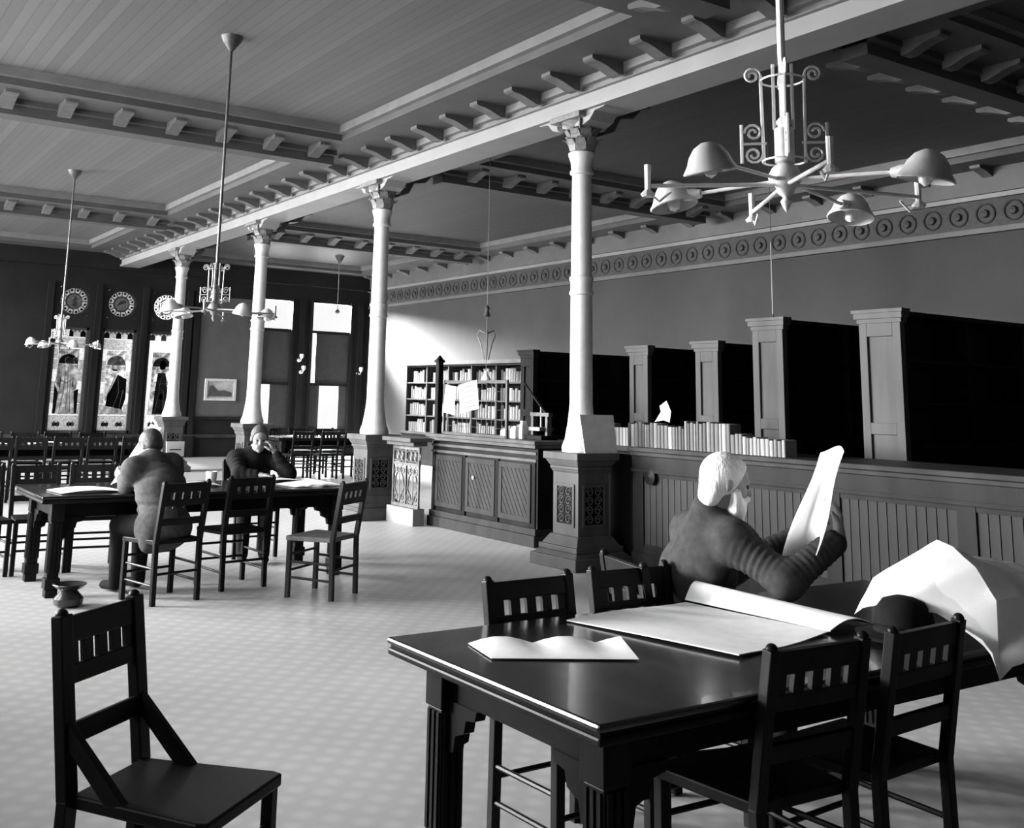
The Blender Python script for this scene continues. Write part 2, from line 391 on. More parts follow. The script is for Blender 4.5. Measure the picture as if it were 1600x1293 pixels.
# modillions: scroll brackets under the soffits
def modillion(L):
    pr_ = [(0, 0), (L, 0), (L, -.035), (L - .03, -.05), (L - .09, -.055), (L * .55, -.075), (L * .3, -.11), (.06, -.13), (0, -.13)]
    return MB().prism(pr_, 1, -.07, .07)
mod = None
def put_mod(x, y_, rz):
    global mod
    if mod is None: mod = modillion(.38).build('modillion', M_MODIL, ceiling); o = mod
    else: o = like(mod, (0, 0, 0), ceiling)
    o.location = (x, y_, ZS); o.rotation_euler = (0, 0, rz)
yy = YB + .5
while yy < YF - .4:
    put_mod(6.33, yy, PI); put_mod(6.97, yy, 0)
    yy += .64
xx = .5
while xx < 12.5:
    if not (5.5 < xx < 7.8):
        for c in BANDS: put_mod(xx, c - .2, -PI / 2); put_mod(xx, c + .2, PI / 2)
    xx += .62
yy = YB + .5
while yy < YF - .4:
    put_mod(XR - .12, yy, PI); yy += .9
# girder over the columns
girder = struct(MB().box(6.45, 6.85, YB, YF, 4.45, ZC).build('trim_1', M_GIRDER))
MB().box(6.33, 6.45, YB, YF, 4.64, 4.72).box(6.40, 6.45, YB, YF, 4.59, 4.64).build('girder_moulding', M_MOULD, girder)
MB().box(6.85, 6.97, YB, YF, 4.64, 4.72).box(6.85, 6.90, YB, YF, 4.59, 4.64).build('girder_moulding', M_MOULD, girder)
MB().box(6.42, 6.88, YB, YF, 4.43, 4.475).build('girder_bead', M_GIRDER, girder)
# right wall cornice and frieze
cornice = struct(MB().box(XR - .14, XR, YB, YF, 4.33, 4.39).build('trim_2', M_MOULD))
MB().box(XR - .2, XR, YB, YF, 4.39, ZS).build('cornice_bed', M_SOFFIT, cornice)
MB().box(XR - .06, XR, YB, YF, 3.95, 4.33).build('frieze_board', M_FRIEZE, cornice)
MB().box(XR - .10, XR, YB, YF, 3.88, 3.95).build('frieze_fillet', M_SOFFIT, cornice)
orn = None
for k in range(62):
    y_ = 1.0 + k * .385
    if orn is None:
        o_ = MB(); o_.tube(arc((0, 0, 0), .13, 0, 2 * PI, 14, (0, 1, 0), (0, 0, 1)), .014, 6); o_.lathe([(.0, -.02), (.06, 0), (.045, .03), (0, .04)], 10, (0, 0, 0), (-1, 0, 0), cap=False)
        orn = o_.build('frieze_rosette', M_FRIEZE, cornice, (XR - .07, y_, 4.14), smooth=True)
    else: like(orn, (XR - .07, y_, 4.14), cornice)

# ---- stained glass
def stained_window(cx, idx):
    global WN; WN += 1
    w = struct(empty('window_%d' % WN, (cx, YF + .12, SGZ0)))
    H = SGZ1 - SGZ0; W = SGW
    f = MB()
    for x in (-W / 2 + .03, W / 2 - .03): f.box(x - .03, x + .03, -.05, .05, 0, H)
    for z in (.03, H - .03): f.box(-W / 2, W / 2, -.05, .05, z - .03, z + .03)
    f.build('window_frame', M_LEAD, w)
    def pane(poly, m, dy=0.0, name='pane'):
        MB().prism(poly, 1, -.008 + dy, .004 + dy).build(name, M_SG[m], w)
    hw = W / 2 - .06
    # border strips, base panel, canopy, ground (a jigsaw of panes laid edge to edge: side strips, head, foot, field)
    pane([(-hw, .06), (hw, .06), (hw, .40), (-hw, .40)], 0)
    for x in (-.16, .16):
        MB().box(x - .08, x + .08, -.02, -.009, .16, .24).build('lettering_panel', M_SG[2], w)
        for k in (-.04, .04): MB().box(x + k - .012, x + k + .012, -.026, -.02, .14, .27).build('lead_bar', M_LEAD, w)
    n = 6
    for k in range(n):
        z0 = .42 + k * (H - .9) / n; z1 = .42 + (k + 1) * (H - .9) / n - .015
        pane([(-hw, z0), (-hw + .1, z0), (-hw + .1, z1), (-hw, z1)], 0 if (k + idx) % 3 else 3)
        pane([(hw - .1, z0), (hw, z0), (hw, z1), (hw - .1, z1)], 0 if (k + idx + 1) % 3 else 3)
    zt = H - .48
    pane([(-hw, zt), (hw, zt), (hw, zt + .24), (-hw, zt + .24)], 0)
    for k in range(5):
        x0 = -hw + k * 2 * hw / 5; dx = 2 * hw / 5
        pane([(x0 + .005, zt + .26), (x0 + dx - .005, zt + .26), (x0 + dx - .005, zt + .36), (x0 + dx / 2, zt + .42), (x0 + .005, zt + .36)], 2 if k % 2 == 0 else 0)
        pane([(x0, zt + .36), (x0 + dx / 2, zt + .42), (x0 + dx, zt + .36), (x0 + dx, zt + .43), (x0, zt + .43)], 0 if k % 2 == 0 else 1)
    iw = hw - .11
    zb, zm = .42, zt - .02
    MB().prism([(-iw, zb), (iw, zb), (iw, zm), (-iw, zm)], 1, .004, .010).build('field_pane', M_FIELD[idx], w)
    # arch head behind the figure
    A = arc((0, 0, zm - .34), iw * .95, 0, PI, 12)
    pane([(p.x, p.z) for p in A], (2, 1, 2)[idx], -.004)
    def fig(poly, m): pane(poly, m, -.014, 'figure_pane')
    def leads(pts, r=.008): MB().tube([(x, -.026, z) for x, z in pts], r, 5).build('lead_line', M_LEAD, w)
    def disc(c, r, m, n_=14, sx=1.0): fig([(c[0] + sx * r * math.cos(2 * PI * k / n_), c[1] + r * math.sin(2 * PI * k / n_)) for k in range(n_)], m)
    if idx == 0:       # standing pale robed figure with wings of drapery
        fig([(-.20, .45), (.22, .45), (.16, .95), (.13, 1.30), (.10, 1.52), (-.10, 1.52), (-.14, 1.28), (-.17, .9)], 3)
        fig([(.12, 1.05), (.24, 1.10), (.26, 1.45), (.14, 1.5)], 3); fig([(-.14, 1.0), (-.25, 1.15), (-.22, 1.48), (-.12, 1.5)], 0)
        disc((0, 1.64), .085, 0); disc((.16, 1.66), .07, 0)
        fig([(-.26, .44), (-.2, .44), (-.17, .9), (-.26, 1.1)], 2); fig([(.22, .44), (.27, .44), (.27, 1.0), (.17, .95)], 2)
        for q in ([(-.12, .46), (-.06, .9), (-.05, 1.4)], [(.02, .46), (.03, 1.0), (.0, 1.5)], [(.12, .46), (.08, .9), (.07, 1.3)], [(-.16, 1.2), (0, 1.12), (.14, 1.25)]): leads(q)
    elif idx == 1:     # seated darker figure bending right
        fig([(-.18, .62), (.2, .55), (.27, .8), (.26, 1.25), (.05, 1.35), (-.05, 1.1), (-.16, .85)], 2)
        fig([(-.26, .7), (-.15, .62), (-.08, .95), (.02, 1.3), (-.12, 1.36), (-.22, 1.1)], 3)
        disc((-.02, 1.52), .09, 0); fig([(-.16, 1.34), (.14, 1.32), (.08, 1.46), (-.1, 1.48)], 3)
        fig([(-.27, .44), (.26, .44), (.2, .56), (-.2, .6)], 0)
        for q in ([(-.2, .75), (-.05, 1.2), (0, 1.34)], [(0, .6), (.1, .95), (.06, 1.3)], [(.14, .6), (.2, 1.0)]): leads(q)
    else:              # dark robed figure with raised arm and lyre
        fig([(-.16, .45), (.2, .45), (.2, .8), (.14, 1.2), (.1, 1.42), (-.08, 1.42), (-.12, 1.1)], 2)
        disc((.02, 1.58), .085, 0); disc((.03, 1.64), .085, 2)
        disc((.02, 1.555), .07, 0)
        fig([(-.24, .95), (-.12, 1.0), (-.06, 1.4), (-.16, 1.38)], 0); fig([(.1, 1.4), (.2, 1.15), (.26, 1.22), (.16, 1.46)], 0)
        disc((.05, .86), .07, 0); fig([(-.26, .44), (-.14, .44), (-.12, .8), (-.26, .85)], 0); fig([(.12, .45), (.27, .5), (.24, .62), (.14, .58)], 0)
        for q in ([(-.1, .5), (-.04, .9), (0, 1.35)], [(.1, .5), (.08, 1.0)], [(-.14, 1.2), (.16, 1.15)]): leads(q)
    # rosette above
    WN += 1
    r = struct(empty('window_%d' % WN, (cx, YF + .12, ROSZ)))
    ring = MB(); nn = 28      # square wall opening closed down to a round light
    for k in range(nn):
        a0, a1 = 2 * PI * k / nn, 2 * PI * (k + 1) / nn
        def sq(a):
            c_, s_ = math.cos(a), math.sin(a); t = ROSR / max(abs(c_), abs(s_)); return (c_ * t, s_ * t)
        R_ = ROSR * .97
        ring.prism([(R_ * math.cos(a0), R_ * math.sin(a0)), (R_ * math.cos(a1), R_ * math.sin(a1)), sq(a1), sq(a0)], 1, -.12, .05)
    ring.build('spandrel', M_WALL_F, r)
    lead = MB(); lead.tube([(p.x, -.02, p.z) for p in arc((0, 0, 0), ROSR * .93, 0, 2 * PI, 24)], .02, 6); lead.tube([(p.x, -.02, p.z) for p in arc((0, 0, 0), ROSR * .52, 0, 2 * PI, 20)], .018, 6)
    for k in range(12):
        a = 2 * PI * k / 12; lead.tube([(ROSR * .52 * math.cos(a), -.02, ROSR * .52 * math.sin(a)), (ROSR * .93 * math.cos(a), -.02, ROSR * .93 * math.sin(a))], .012, 5)
    lead.build('lead_tracery', M_LEAD, r)
    for k in range(12):
        a0, a1 = 2 * PI * k / 12, 2 * PI * (k + 1) / 12; i_, o_ = ROSR * .52, ROSR * .95
        am = (a0 + a1) / 2
        MB().prism([(i_ * math.cos(a0), i_ * math.sin(a0)), (o_ * math.cos(a0), o_ * math.sin(a0)), (o_ * math.cos(am), o_ * math.sin(am)), (o_ * math.cos(a1), o_ * math.sin(a1)), (i_ * math.cos(a1), i_ * math.sin(a1))], 1, -.006, .006).build('petal_pane', M_SG[0], r)
        MB().lathe([(0, 0), (.03, .003), (.03, .012), (0, .015)], 8, (ROSR * .76 * math.cos(am), -.03, ROSR * .76 * math.sin(am)), (0, 1, 0), cap=False).build('dark_jewel', M_SG[2], r)
    MB().prism([(ROSR * .52 * math.cos(2 * PI * k / 20), ROSR * .52 * math.sin(2 * PI * k / 20)) for k in range(20)], 1, -.006, .006).build('centre_pane', M_SG[1], r)
    bl = [[(-.05, -.12), (.08, -.13), (.06, .1), (-.02, .12)], [(-.11, -.05), (.1, .02), (.09, .1), (-.03, .08)], [(-.1, -.1), (.02, -.13), (.1, .03), (.0, .1)]][idx]
    MB().prism(bl, 1, -.016, -.008).build('figure_pane', M_SG[0], r)
for i, x in enumerate(SGX): stained_window(x, i)

# ---- rear windows: glazed transom above a dark drawn blind, slivers of daylight beside it
def rear_window(a, c, slit, low):
    global WN; WN += 1
    w = struct(empty('window_%d' % WN, ((a + c) / 2, YF + .12, RWZ0)))
    W = c - a; H = RWZ1 - RWZ0
    f = MB()
    for x in (-W / 2 + .035, W / 2 - .035): f.box(x - .035, x + .035, -.16, .05, 0, H)
    for z in (.035, 1.2, H - .84, H - .035): f.box(-W / 2, W / 2, -.1, .05, z - .035, z + .035)
    f.build('window_frame', M_DARK, w)
    MB().box(-W / 2 + .07, W / 2 - .07, -.004, .004, .07, 1.165).build('pane', M_GLASS, w)
    MB().box(-W / 2 + .07, W / 2 - .07, -.004, .004, 1.235, H - .875).build('pane', M_GLASS, w)
    MB().box(-W / 2 + .07, W / 2 - .07, -.004, .004, H - .805, H - .07).build('pane', M_GLASS, w)
    MB().box(-W / 2 + .07 + slit, W / 2 - .07, -.04, -.03, 1.22, H - .86).build('roller_blind', M_SHADECLOTH, w)
    MB().box(-W / 2 + .07, low[0], -.04, -.03, .05, 1.18).build('lower_blind', M_SHADECLOTH, w)
    MB().box(low[1], W / 2 - .07, -.04, -.03, .05, 1.18).build('lower_blind', M_SHADECLOTH, w)
rear_window(10.05, 11.05, .10, (-.33, -.05)); rear_window(11.5, 12.75, .17, (-.24, .33))

# ================================================================== COLUMNS
COLX = 6.63
def make_column(cy, label):
    t = tag(empty('iron_column', (COLX, cy, 0)), label, 'column', 'columns carrying the girder')
    p = MB()
    p.box(-.35, .35, -.35, .35, 0, .11)
    p.frustum((0, 0), (.66, .66), (.58, .58), .11, .15).box(-.29, .29, -.29, .29, .15, .20).frustum((0, 0), (.54, .54), (.42, .42), .20, .29)
    p.build('plinth', M_PED, t, bevel=.008)
    MB().box(-.19, .19, -.19, .19, .29, .87).build('die', M_PED, t)
    c = MB().frustum((0, 0), (.39, .39), (.42, .42), .87, .90).box(-.215, .215, -.215, .215, .90, .93).frustum((0, 0), (.43, .43), (.50, .50), .93, .99).box(-.265, .265, -.265, .265, .99, 1.06)
    c.build('pedestal_cap', M_PED, t, bevel=.008)
    for s, ax in ((-1, 0), (-1, 1)):      # carved panels on the two faces in view
        f = MB(); g = MB()
        for (a0, a1, z0, z1) in ((-.14, .14, .74, .765), (-.14, .14, .37, .395), (-.14, -.115, .395, .74), (.115, .14, .395, .74)):
            if ax == 0: f.box(-.203, -.19, a0, a1, z0, z1)
            else: f.box(a0, a1, -.203, -.19, z0, z1)
        f.build('panel_frame', M_PED, t)
        if ax == 0: MB().box(-.193, -.19, -.113, .113, .396, .738).build('panel_ground', M_BLACK, t)
        else: MB().box(-.113, .113, -.193, -.19, .396, .738).build('panel_ground', M_BLACK, t)
        for k in range(4):
            z = .44 + k * .085
            for sg in (-1, 1):
                pts = spiral((0, 0, 0), .048, .011, 0 if sg > 0 else PI, (0 if sg > 0 else PI) + sg * 3.6 * PI / 2 * 1.6, 12, (0, 1, 0) if ax == 0 else (1, 0, 0), (0, 0, 1))
                off = Vector((-.196, sg * .052, z)) if ax == 0 else Vector((sg * .052, -.196, z))
                g.tube([q + off for q in pts], .007, 5)
        g.build('carving', M_PED, t)
    # plinth of the shaft, shaft, collar, capital
    MB().lathe([(.185, 1.06), (.19, 1.10), (.178, 1.14), (.16, 1.18), (.15, 1.24), (.135, 1.32), (.122, 1.42), (.116, 1.50)], 24).build('column_base', M_STONE, t, smooth=True)
    MB().lathe([(.114, 1.50), (.112, 2.0), (.108, 2.59)], 24).build('lower_shaft', M_STONE, t, smooth=True)
    MB().lathe([(.108, 2.59), (.122, 2.60), (.122, 2.625), (.112, 2.64), (.112, 2.73), (.122, 2.745), (.122, 2.77), (.106, 2.785)], 24).build('collar', M_STONE, t, smooth=True)
    MB().lathe([(.106, 2.785), (.103, 3.4), (.099, 3.82)], 24).build('upper_shaft', M_STONE, t, smooth=True)
    MB().lathe([(.099, 3.82), (.122, 3.835), (.122, 3.86), (.108, 3.88), (.115, 3.96), (.135, 4.02), (.14, 4.05), (.12, 4.06)], 24).build('neck_ring', M_STONE, t, smooth=True)
    MB().lathe([(.115, 4.06), (.12, 4.15), (.135, 4.25), (.17, 4.33), (.21, 4.37)], 24).build('capital_bell', M_CAP, t, smooth=True)
    leaf = None
    for tier, (n, z, r, h, ph) in enumerate(((8, 4.07, .122, .14, 0), (8, 4.17, .13, .15, PI / 8))):
        for k in range(n):
            a = ph + 2 * PI * k / n
            if leaf is None:
                q = [(0, -.045, 0), (0, .045, 0), (.012, .055, .06), (.012, -.055, .06), (.045, .045, .115), (.045, -.045, .115), (.085, .02, .125), (.085, -.02, .125), (.09, 0, .10)]
                leaf = MB().add(q + [(x - .015, y_, z_) for x, y_, z_ in q], [(0, 1, 2, 3), (3, 2, 4, 5), (5, 4, 6, 7), (7, 6, 8), (9, 12, 11, 10), (12, 14, 13, 11), (14, 16, 15, 13), (16, 17, 15), (0, 3, 12, 9), (3, 5, 14, 12), (5, 7, 16, 14), (1, 10, 11, 2), (2, 11, 13, 4), (4, 13, 15, 6), (0, 9, 10, 1)]).build('acanthus_leaf', M_CAP, t)
                o = leaf
            else: o = like(leaf, (0, 0, 0), t)
            o.location = (r * math.cos(a), r * math.sin(a), z); o.rotation_euler = (0, 0, a)
    for sx in (-1, 1):
        for sy in (-1, 1):
            d = Vector((sx, sy, 0)).normalized()
            MB().tube(spiral(d * .20 + Vector((0, 0, 4.33)), .055, .012, PI / 2, PI / 2 - 4 * PI, 20, d, (0, 0, 1)), .014, 6).build('volute', M_CAP, t, smooth=True)
    MB().box(-.24, .24, -.24, .24, 4.37, 4.43).build('abacus', M_CAP, t, bevel=.01)
    # corbels that swell the girder above the capital, and side brackets under the soffits
    for s in (-1, 1):
        prof = [(0, 4.45), (s * .62, 4.45), (s * .5, 4.42), (s * .38, 4.41), (s * .30, 4.33), (s * .2, 4.30), (0, 4.30)]
        MB().prism(prof, 0, -.15, .15).build('corbel', M_GIRDER, t)
    for s in (1,):
        prof = [(s * .22, 4.72), (s * .85, 4.72), (s * .85, 4.66), (s * .72, 4.62), (s * .6, 4.50), (s * .42, 4.47), (s * .34, 4.32), (s * .2, 4.26)]
        MB().prism(prof, 1, -.12, .12).build('side_bracket', M_SOFFIT if s > 0 else M_GIRDER, t)
    return t
for cy, lb in ((8.0, 'pale iron column on a carved pedestal, nearest, beside the row of books'), (12.25, 'pale iron column between the iron gate and the reading tables, second nearest'),
               (16.5, 'pale iron column behind the man resting his chin on his hand'), (20.75, 'farthest pale iron column, in front of the third stained glass window'), (3.75, 'iron column of the colonnade')):
    if cy > 5: make_column(cy, lb)

# ================================================================== SERVICE DESK, GATE, COUNTER
desk = tag(empty('issue_desk', (6.9, 10.2, 0)), 'tall panelled oak issue desk with diagonal boards between two columns', 'desk')
DY0, DY1 = -1.1, 1.1
MB().box(.06, .66, DY0 + .02, DY1 - .02, .0, 1.02).build('body', M_OAK, desk)
MB().box(0, .7, DY0, DY1, 0, .12).box(.02, .68, DY0 + .01, DY1 - .01, .12, .19).build('base_moulding', M_OAK, desk, bevel=.006)
MB().box(-.03, .74, DY0 - .03, DY1 + .03, 1.07, 1.11).box(0, .71, DY0, DY1, 1.03, 1.07).build('desk_top', M_PED, desk, bevel=.006)
for z in (.96, .885): MB().box(.03, .06, DY0 + .02, DY1 - .02, z, z + .03).build('frieze_moulding', M_PED, desk)
MB().box(.055, .06, DY0 + .02, DY1 - .02, .19, 1.02).build('front_board', M_DARK, desk)
pw = .60
cs = [DY1 - .42 - k * .68 for k in range(3)]
for k, c in enumerate(cs):
    fm = MB()
    for (a0, a1, z0, z1) in ((c - pw / 2, c + pw / 2, .80, .86), (c - pw / 2, c + pw / 2, .24, .30), (c - pw / 2, c - pw / 2 + .06, .30, .80), (c + pw / 2 - .06, c + pw / 2, .30, .80)): fm.box(.03, .06, a0, a1, z0, z1)
    fm.build('panel_frame', M_OAK, desk, bevel=.004)
    # diagonal matched boards clipped to the panel
    a0, a1, z0, z1 = c - pw / 2 + .06, c + pw / 2 - .06, .30, .80
    step = .062
    def clip(poly, f):
        out = []
        for i in range(len(poly)):
            p, q = poly[i], poly[(i + 1) % len(poly)]; fp, fq = f(p), f(q)
            if fp >= 0: out.append(p)
            if fp * fq < 0: t_ = fp / (fp - fq); out.append((p[0] + (q[0] - p[0]) * t_, p[1] + (q[1] - p[1]) * t_))
        return out
    sg = -1
    for j in range(-14, 24):
        lo, hi = j * step + .004, (j + 1) * step - .004
        g_ = lambda p: (sg * (p[0] - a0) * 1.6 + (p[1] - z0)) / 1.0
        poly = [(a0, z0), (a1, z0), (a1, z1), (a0, z1)]
        poly = clip(poly, lambda p: g_(p) - lo * 1.9); poly = clip(poly, lambda p: hi * 1.9 - g_(p)) if len(poly) > 2 else poly
        if len(poly) > 2: MB().prism(poly, 0, .040, .056).build('diagonal_board', M_OAK, desk)
for yy_ in (DY1 - .07, cs[0] - .34, cs[1] - .34, DY0 + .07):
    MB().box(.035, .06, yy_ - .03, yy_ + .03, .19, .88).build('stile', M_BLACK, desk)
MB().box(.04, .7, DY0 - .006, DY0 + .02, .19, 1.03).build('end_panel', M_BLACK, desk)
MB().lathe([(0, 0), (.018, .004), (.02, .012), (0, .02)], 10, (.025, .12, .64), (-1, 0, 0), cap=False).build('brass_knob', M_BRASS, desk)

# screen standing on the desk
scr = tag(empty('desk_screen', (6.98, 10.42, 1.11)), 'wire screen in a thin pale frame standing on the issue desk', 'screen')
f = MB()
for y_ in (-.68, .66): f.box(-.015, .015, y_ - .015, y_ + .015, 0, .66)
for z in (.015, .64): f.box(-.015, .015, -.68, .66, z - .015, z + .015)
f.build('frame', M_PED, scr)
for k in range(1, 13): MB().tube([(0, -.68 + k * .103, .02), (0, -.68 + k * .103, .64)], .003, 5).build('wire', M_IRON, scr)
for k in range(1, 6): MB().tube([(.003, -.67, k * .105), (.003, .65, k * .105)], .003, 5).build('wire', M_IRON, scr)
post = tag(MB().box(-.035, .035, -.035, .035, 0, .88).box(-.05, .05, -.05, .05, .88, .91).frustum((0, 0), (.08, .08), (.01, .01), .91, .97).build('screen_post', M_BLACK, None, (6.98, 11.22, 1.11)), 'black wooden post at the gate end of the issue desk', 'post')
def notice(y0, y1, z0, z1, tilt, label, lines):
    w, h = y1 - y0, z1 - z0
    t = tag(empty('notice_sheet', (6.955, (y0 + y1) / 2, (z0 + z1) / 2)), label, 'notice'); t.rotation_euler = (tilt, 0, 0)
    MB().box(-.004, 0, -w / 2, w / 2, -h / 2, h / 2).build('sheet', M_PAPER, t)
    for k in range(lines):
        z = h / 2 - (k + .8) * h / (lines + .6)
        MB().box(-.0055, -.004, -w * .36, w * .36 * (1 if k % 2 == 0 else .7), z - h * .02, z + h * .02).build('print_line', M_IRON, t)
notice(10.80, 11.04, 1.36, 1.70, .12, 'narrow blank white notice hung on the desk screen', 0)
notice(10.30, 10.70, 1.40, 1.74, -.16, 'square printed notice tilted on the desk screen', 5)
# pendant lamp over the desk
pend = tag(empty('pendant_lamp', (7.2, 10.5, 1.72)), 'thin pendant gas lamp with globe hanging over the issue desk', 'lamp')
MB().tube([(0, 0, .16), (0, 0, 3.0)], .004, 6).build('rod', M_BRASS_D, pend)
MB().lathe([(.03, 3.1), (.06, 3.14), (.07, 3.18)], 12).build('ceiling_rose', M_BRASS_D, pend)
MB().lathe([(.0, .0), (.045, .02), (.06, .06), (.045, .10), (.02, .13), (.02, .16)], 14).build('globe', M_BULB, pend, smooth=True)
for a in range(3):
    d = Vector((math.cos(a * 2.09), math.sin(a * 2.09), 0))
    MB().tube([Vector((0, 0, .62)) + d * .01, Vector((0, 0, .66)) + d * .10, Vector((0, 0, .60)) + d * .13, Vector((0, 0, .5)) + d * .08, Vector((0, 0, .3)) + d * .03], .009, 6).build('scroll_arm', M_BRASS_D, pend)
MB().lathe([(.02, .82), (.045, .84), (.02, .90), (.035, .93), (.01, .97)], 12).build('finial', M_BRASS_D, pend, smooth=True)

# things behind the screen
press = tag(empty('copying_press', (7.25, 9.45, 1.11)), 'dark copying press with slanting lever on the end of the issue desk', 'press')
MB().box(-.12, .12, -.16, .16, 0, .05).build('bed', M_BLACK, press, bevel=.006)
for y_ in (-.13, .13): MB().box(-.03, .03, y_ - .02, y_ + .02, .05, .26).build('upright', M_IRON, press)
MB().box(-.03, .03, -.17, .17, .26, .30).build('crosshead', M_IRON, press)
MB().box(-.1, .1, -.10, .10, .10, .14).build('platen', M_IRON_L, press)
MB().tube([(0, 0, .14), (0, 0, .36)], .015, 8).build('screw', M_IRON_L, press)
MB().tube([(0, .34, .64), (0, .0, .36), (0, -.08, .30)], .014, 6).build('lever', M_BLACK, press)
for k, (y_, w, h, d, m, lb) in enumerate(((9.86, .10, .13, .10, M_PAPER, 'small white card box on the issue desk behind the screen'), (10.02, .14, .10, .12, M_PAPER2, 'low pale card tray behind the desk screen'), (9.72, .06, .2, .08, M_LINEN, 'white upright bundle of slips beside the copying press'))):
    o = tag(empty('card_box', (7.2, y_, 1.11)), lb, 'box')
    MB().box(-d / 2, d / 2, -w / 2, w / 2, 0, h * .8).build('tray', m, o); MB().box(-d / 2 + .01, d / 2 - .01, -w / 2 + .01, w / 2 - .01, h * .8, h).build('cards', M_PAPER, o)

# wrought iron gate between the desk and the second column
gate = tag(empty('iron_gate', (6.72, 11.54, 0)), 'ornamental wrought iron gate beside the issue desk', 'gate')
g0, g1 = -.34, .32
MB().box(-.16, .16, g0 - .02, g1 + .04, 1.0, 1.05).box(-.10, .10, g0, g1 + .02, .95, 1.0).build('gate_ledge', M_PED, gate, bevel=.006)
MB().box(-.08, .08, g0, g1, 0, .2).build('kerb', M_MOULD, gate)
for z in (.22, .72, .92): MB().box(-.015, .015, g0, g1, z - .018, z + .018).build('rail', M_IRON_L, gate)
for y_ in (g0 + .015, (g0 + g1) / 2, g1 - .015): MB().box(-.012, .012, y_ - .013, y_ + .013, .2, .94).build('upright', M_IRON_L, gate)
for k in range(2):
    c = g0 + (g1 - g0) * (.25 + .5 * k); q = (g1 - g0) / 4
    sc = MB()
    for s in (-1, 1):
        sc.tube([Vector((0, c, .24)), Vector((0, c + s * q * .3, .33)), Vector((0, c + s * q * .75, .42)), Vector((0, c + s * q * .55, .56)), Vector((0, c, .66))], .011, 6)
        sc.tube(spiral((0, c + s * q * .5, .31), .07, .015, -PI / 2, -PI / 2 + s * 3 * PI, 18, (0, 1, 0), (0, 0, 1)), .009, 6)
        sc.tube(spiral((0, c + s * q * .5, .64), .06, .012, PI / 2, PI / 2 + s * 3 * PI, 18, (0, 1, 0), (0, 0, 1)), .009, 6)
    sc.tube([(0, c, .22), (0, c, .70)], .009, 6)
    sc.build('scrollwork', M_IRON_L, gate)
    rg = MB()
    for j in (-1, 0, 1): rg.tube(arc((0, c + j * q * .6, .82), .07, 0, 2 * PI, 14, (0, 1, 0), (0, 0, 1)), .009, 6)
    rg.build('ring_frieze', M_IRON_L, gate)

# long counter on the book side
cnt = tag(empty('book_counter', (6.9, 4.0, 0)), 'long dark panelled counter with a ledge carrying a row of books', 'counter')
c0, c1 = -4.5, 3.62
MB().box(.10, .75, c0, c1, 0, 1.06).build('carcass', M_DARK, cnt)
MB().box(.45, .75, c1, c1 + 1.42, 0, 1.06).box(.40, .8, c1, c1 + 1.42, 1.06, 1.11).build('return_carcass', M_DARK, cnt)
MB().box(.10, .45, c1, c1 + 1.0, 0, 1.05).build('dark_gap_block', M_BLACK, cnt)  # black block added to darken the gap beside the nearest pedestal
MB().box(-.02, .85, c0, c1, 1.09, 1.13).box(.02, .80, c0, c1, 1.05, 1.09).build('ledge', M_OAK, cnt, bevel=.006)
MB().box(.05, .10, c0, c1, .93, 1.05).box(.03, .1, c0, c1, .90, .93).build('frieze', M_DARK, cnt)
MB().box(.04, .10, c0, c1, 0, .16).box(.06, .10, c0, c1, .16, .20).build('base_board', M_DARK, cnt)
k = 0; y_ = c1
bb = MB().box(.075, .10, -.036, .036, .24, .86).build('bead_board', M_OAK, cnt, (0, 0, -50)); first = True
while y_ - 1.1 > c0:
    MB().box(.06, .10, y_ - .14, y_, .2, .9).build('stile', M_DARK, cnt)
    for j in range(12):
        yb = y_ - .14 - .04 - j * .08
        if first: bb.location = (0, yb, 0); first = False
        else: like(bb, (0, yb, 0), cnt)
    MB().box(.065, .10, y_ - 1.1, y_ - .14, .86, .9).build('panel_rail', M_DARK, cnt)
    MB().box(.065, .10, y_ - 1.1, y_ - .14, .2, .24).build('panel_rail', M_DARK, cnt)
    y_ -= 1.1
MB().lathe([(0, 0), (.07, .003), (.07, .02), (0, .03)], 18, (.05, 3.36, .86), (-1, 0, 0), cap=False).build('round_boss', M_BLACK, cnt)

# grey board propped on the nearest pedestal
tag(MB().add([(-.19, 0, 0), (.19, -.03, 0), (.19, .03, .36), (-.21, .06, .36), (-.19, .015, 0), (.19, -.015, 0), (.19, .045, .36), (-.21, .075, .36)],
             [(0, 1, 2, 3), (7, 6, 5, 4), (0, 4, 5, 1), (1, 5, 6, 2), (2, 6, 7, 3), (3, 7, 4, 0)]).build('grey_board', M_CARD, None, (6.69, 7.78, 1.06)), 'plain grey board propped on the nearest pedestal against its column', 'board')

# ---- books
BOOKN = 0
book_protos = {}
def book_proto(w, h, d, m, mi):
    key = (round(w, 3), round(h, 2), mi)
    if key in book_protos: return book_protos[key]
    b = MB()
    n = 6; prof = []
    for i in range(n + 1):                                # rounded spine towards -x
        a = PI / 2 + PI * i / n; prof.append((.014 + .014 * math.cos(a), w / 2 * math.sin(a)))
    prof = [(d, w / 2)] + prof + [(d, -w / 2)]
    b.prism(prof, 2, 0, h)
    for z in (.18, .74): b.prism([(x - .002 if x < .02 else x, y_ * 1.01) for x, y_ in prof[1:-1]] + [(.02, -w / 2 * 1.01), (.02, w / 2 * 1.01)][::1], 2, h * z, h * z + .008)
    me = b.build('book', m); book_protos[key] = [me, False]
    return book_protos[key]
def put_book(loc, w, h, d, mi, label, group, lean=0.0):
    p = book_proto(w, h, d, M_BOOKS[mi], mi)
    if not p[1]: o = p[0]; p[1] = True
    else: o = like(p[0], (0, 0, 0))
    o.location = loc; o.rotation_euler = (lean, 0, 0)
    return tag(o, label, 'book', group)
LAB = ['pale-backed', 'tan-backed', 'buff-backed', 'grey-backed', 'dark-backed', 'black-backed']
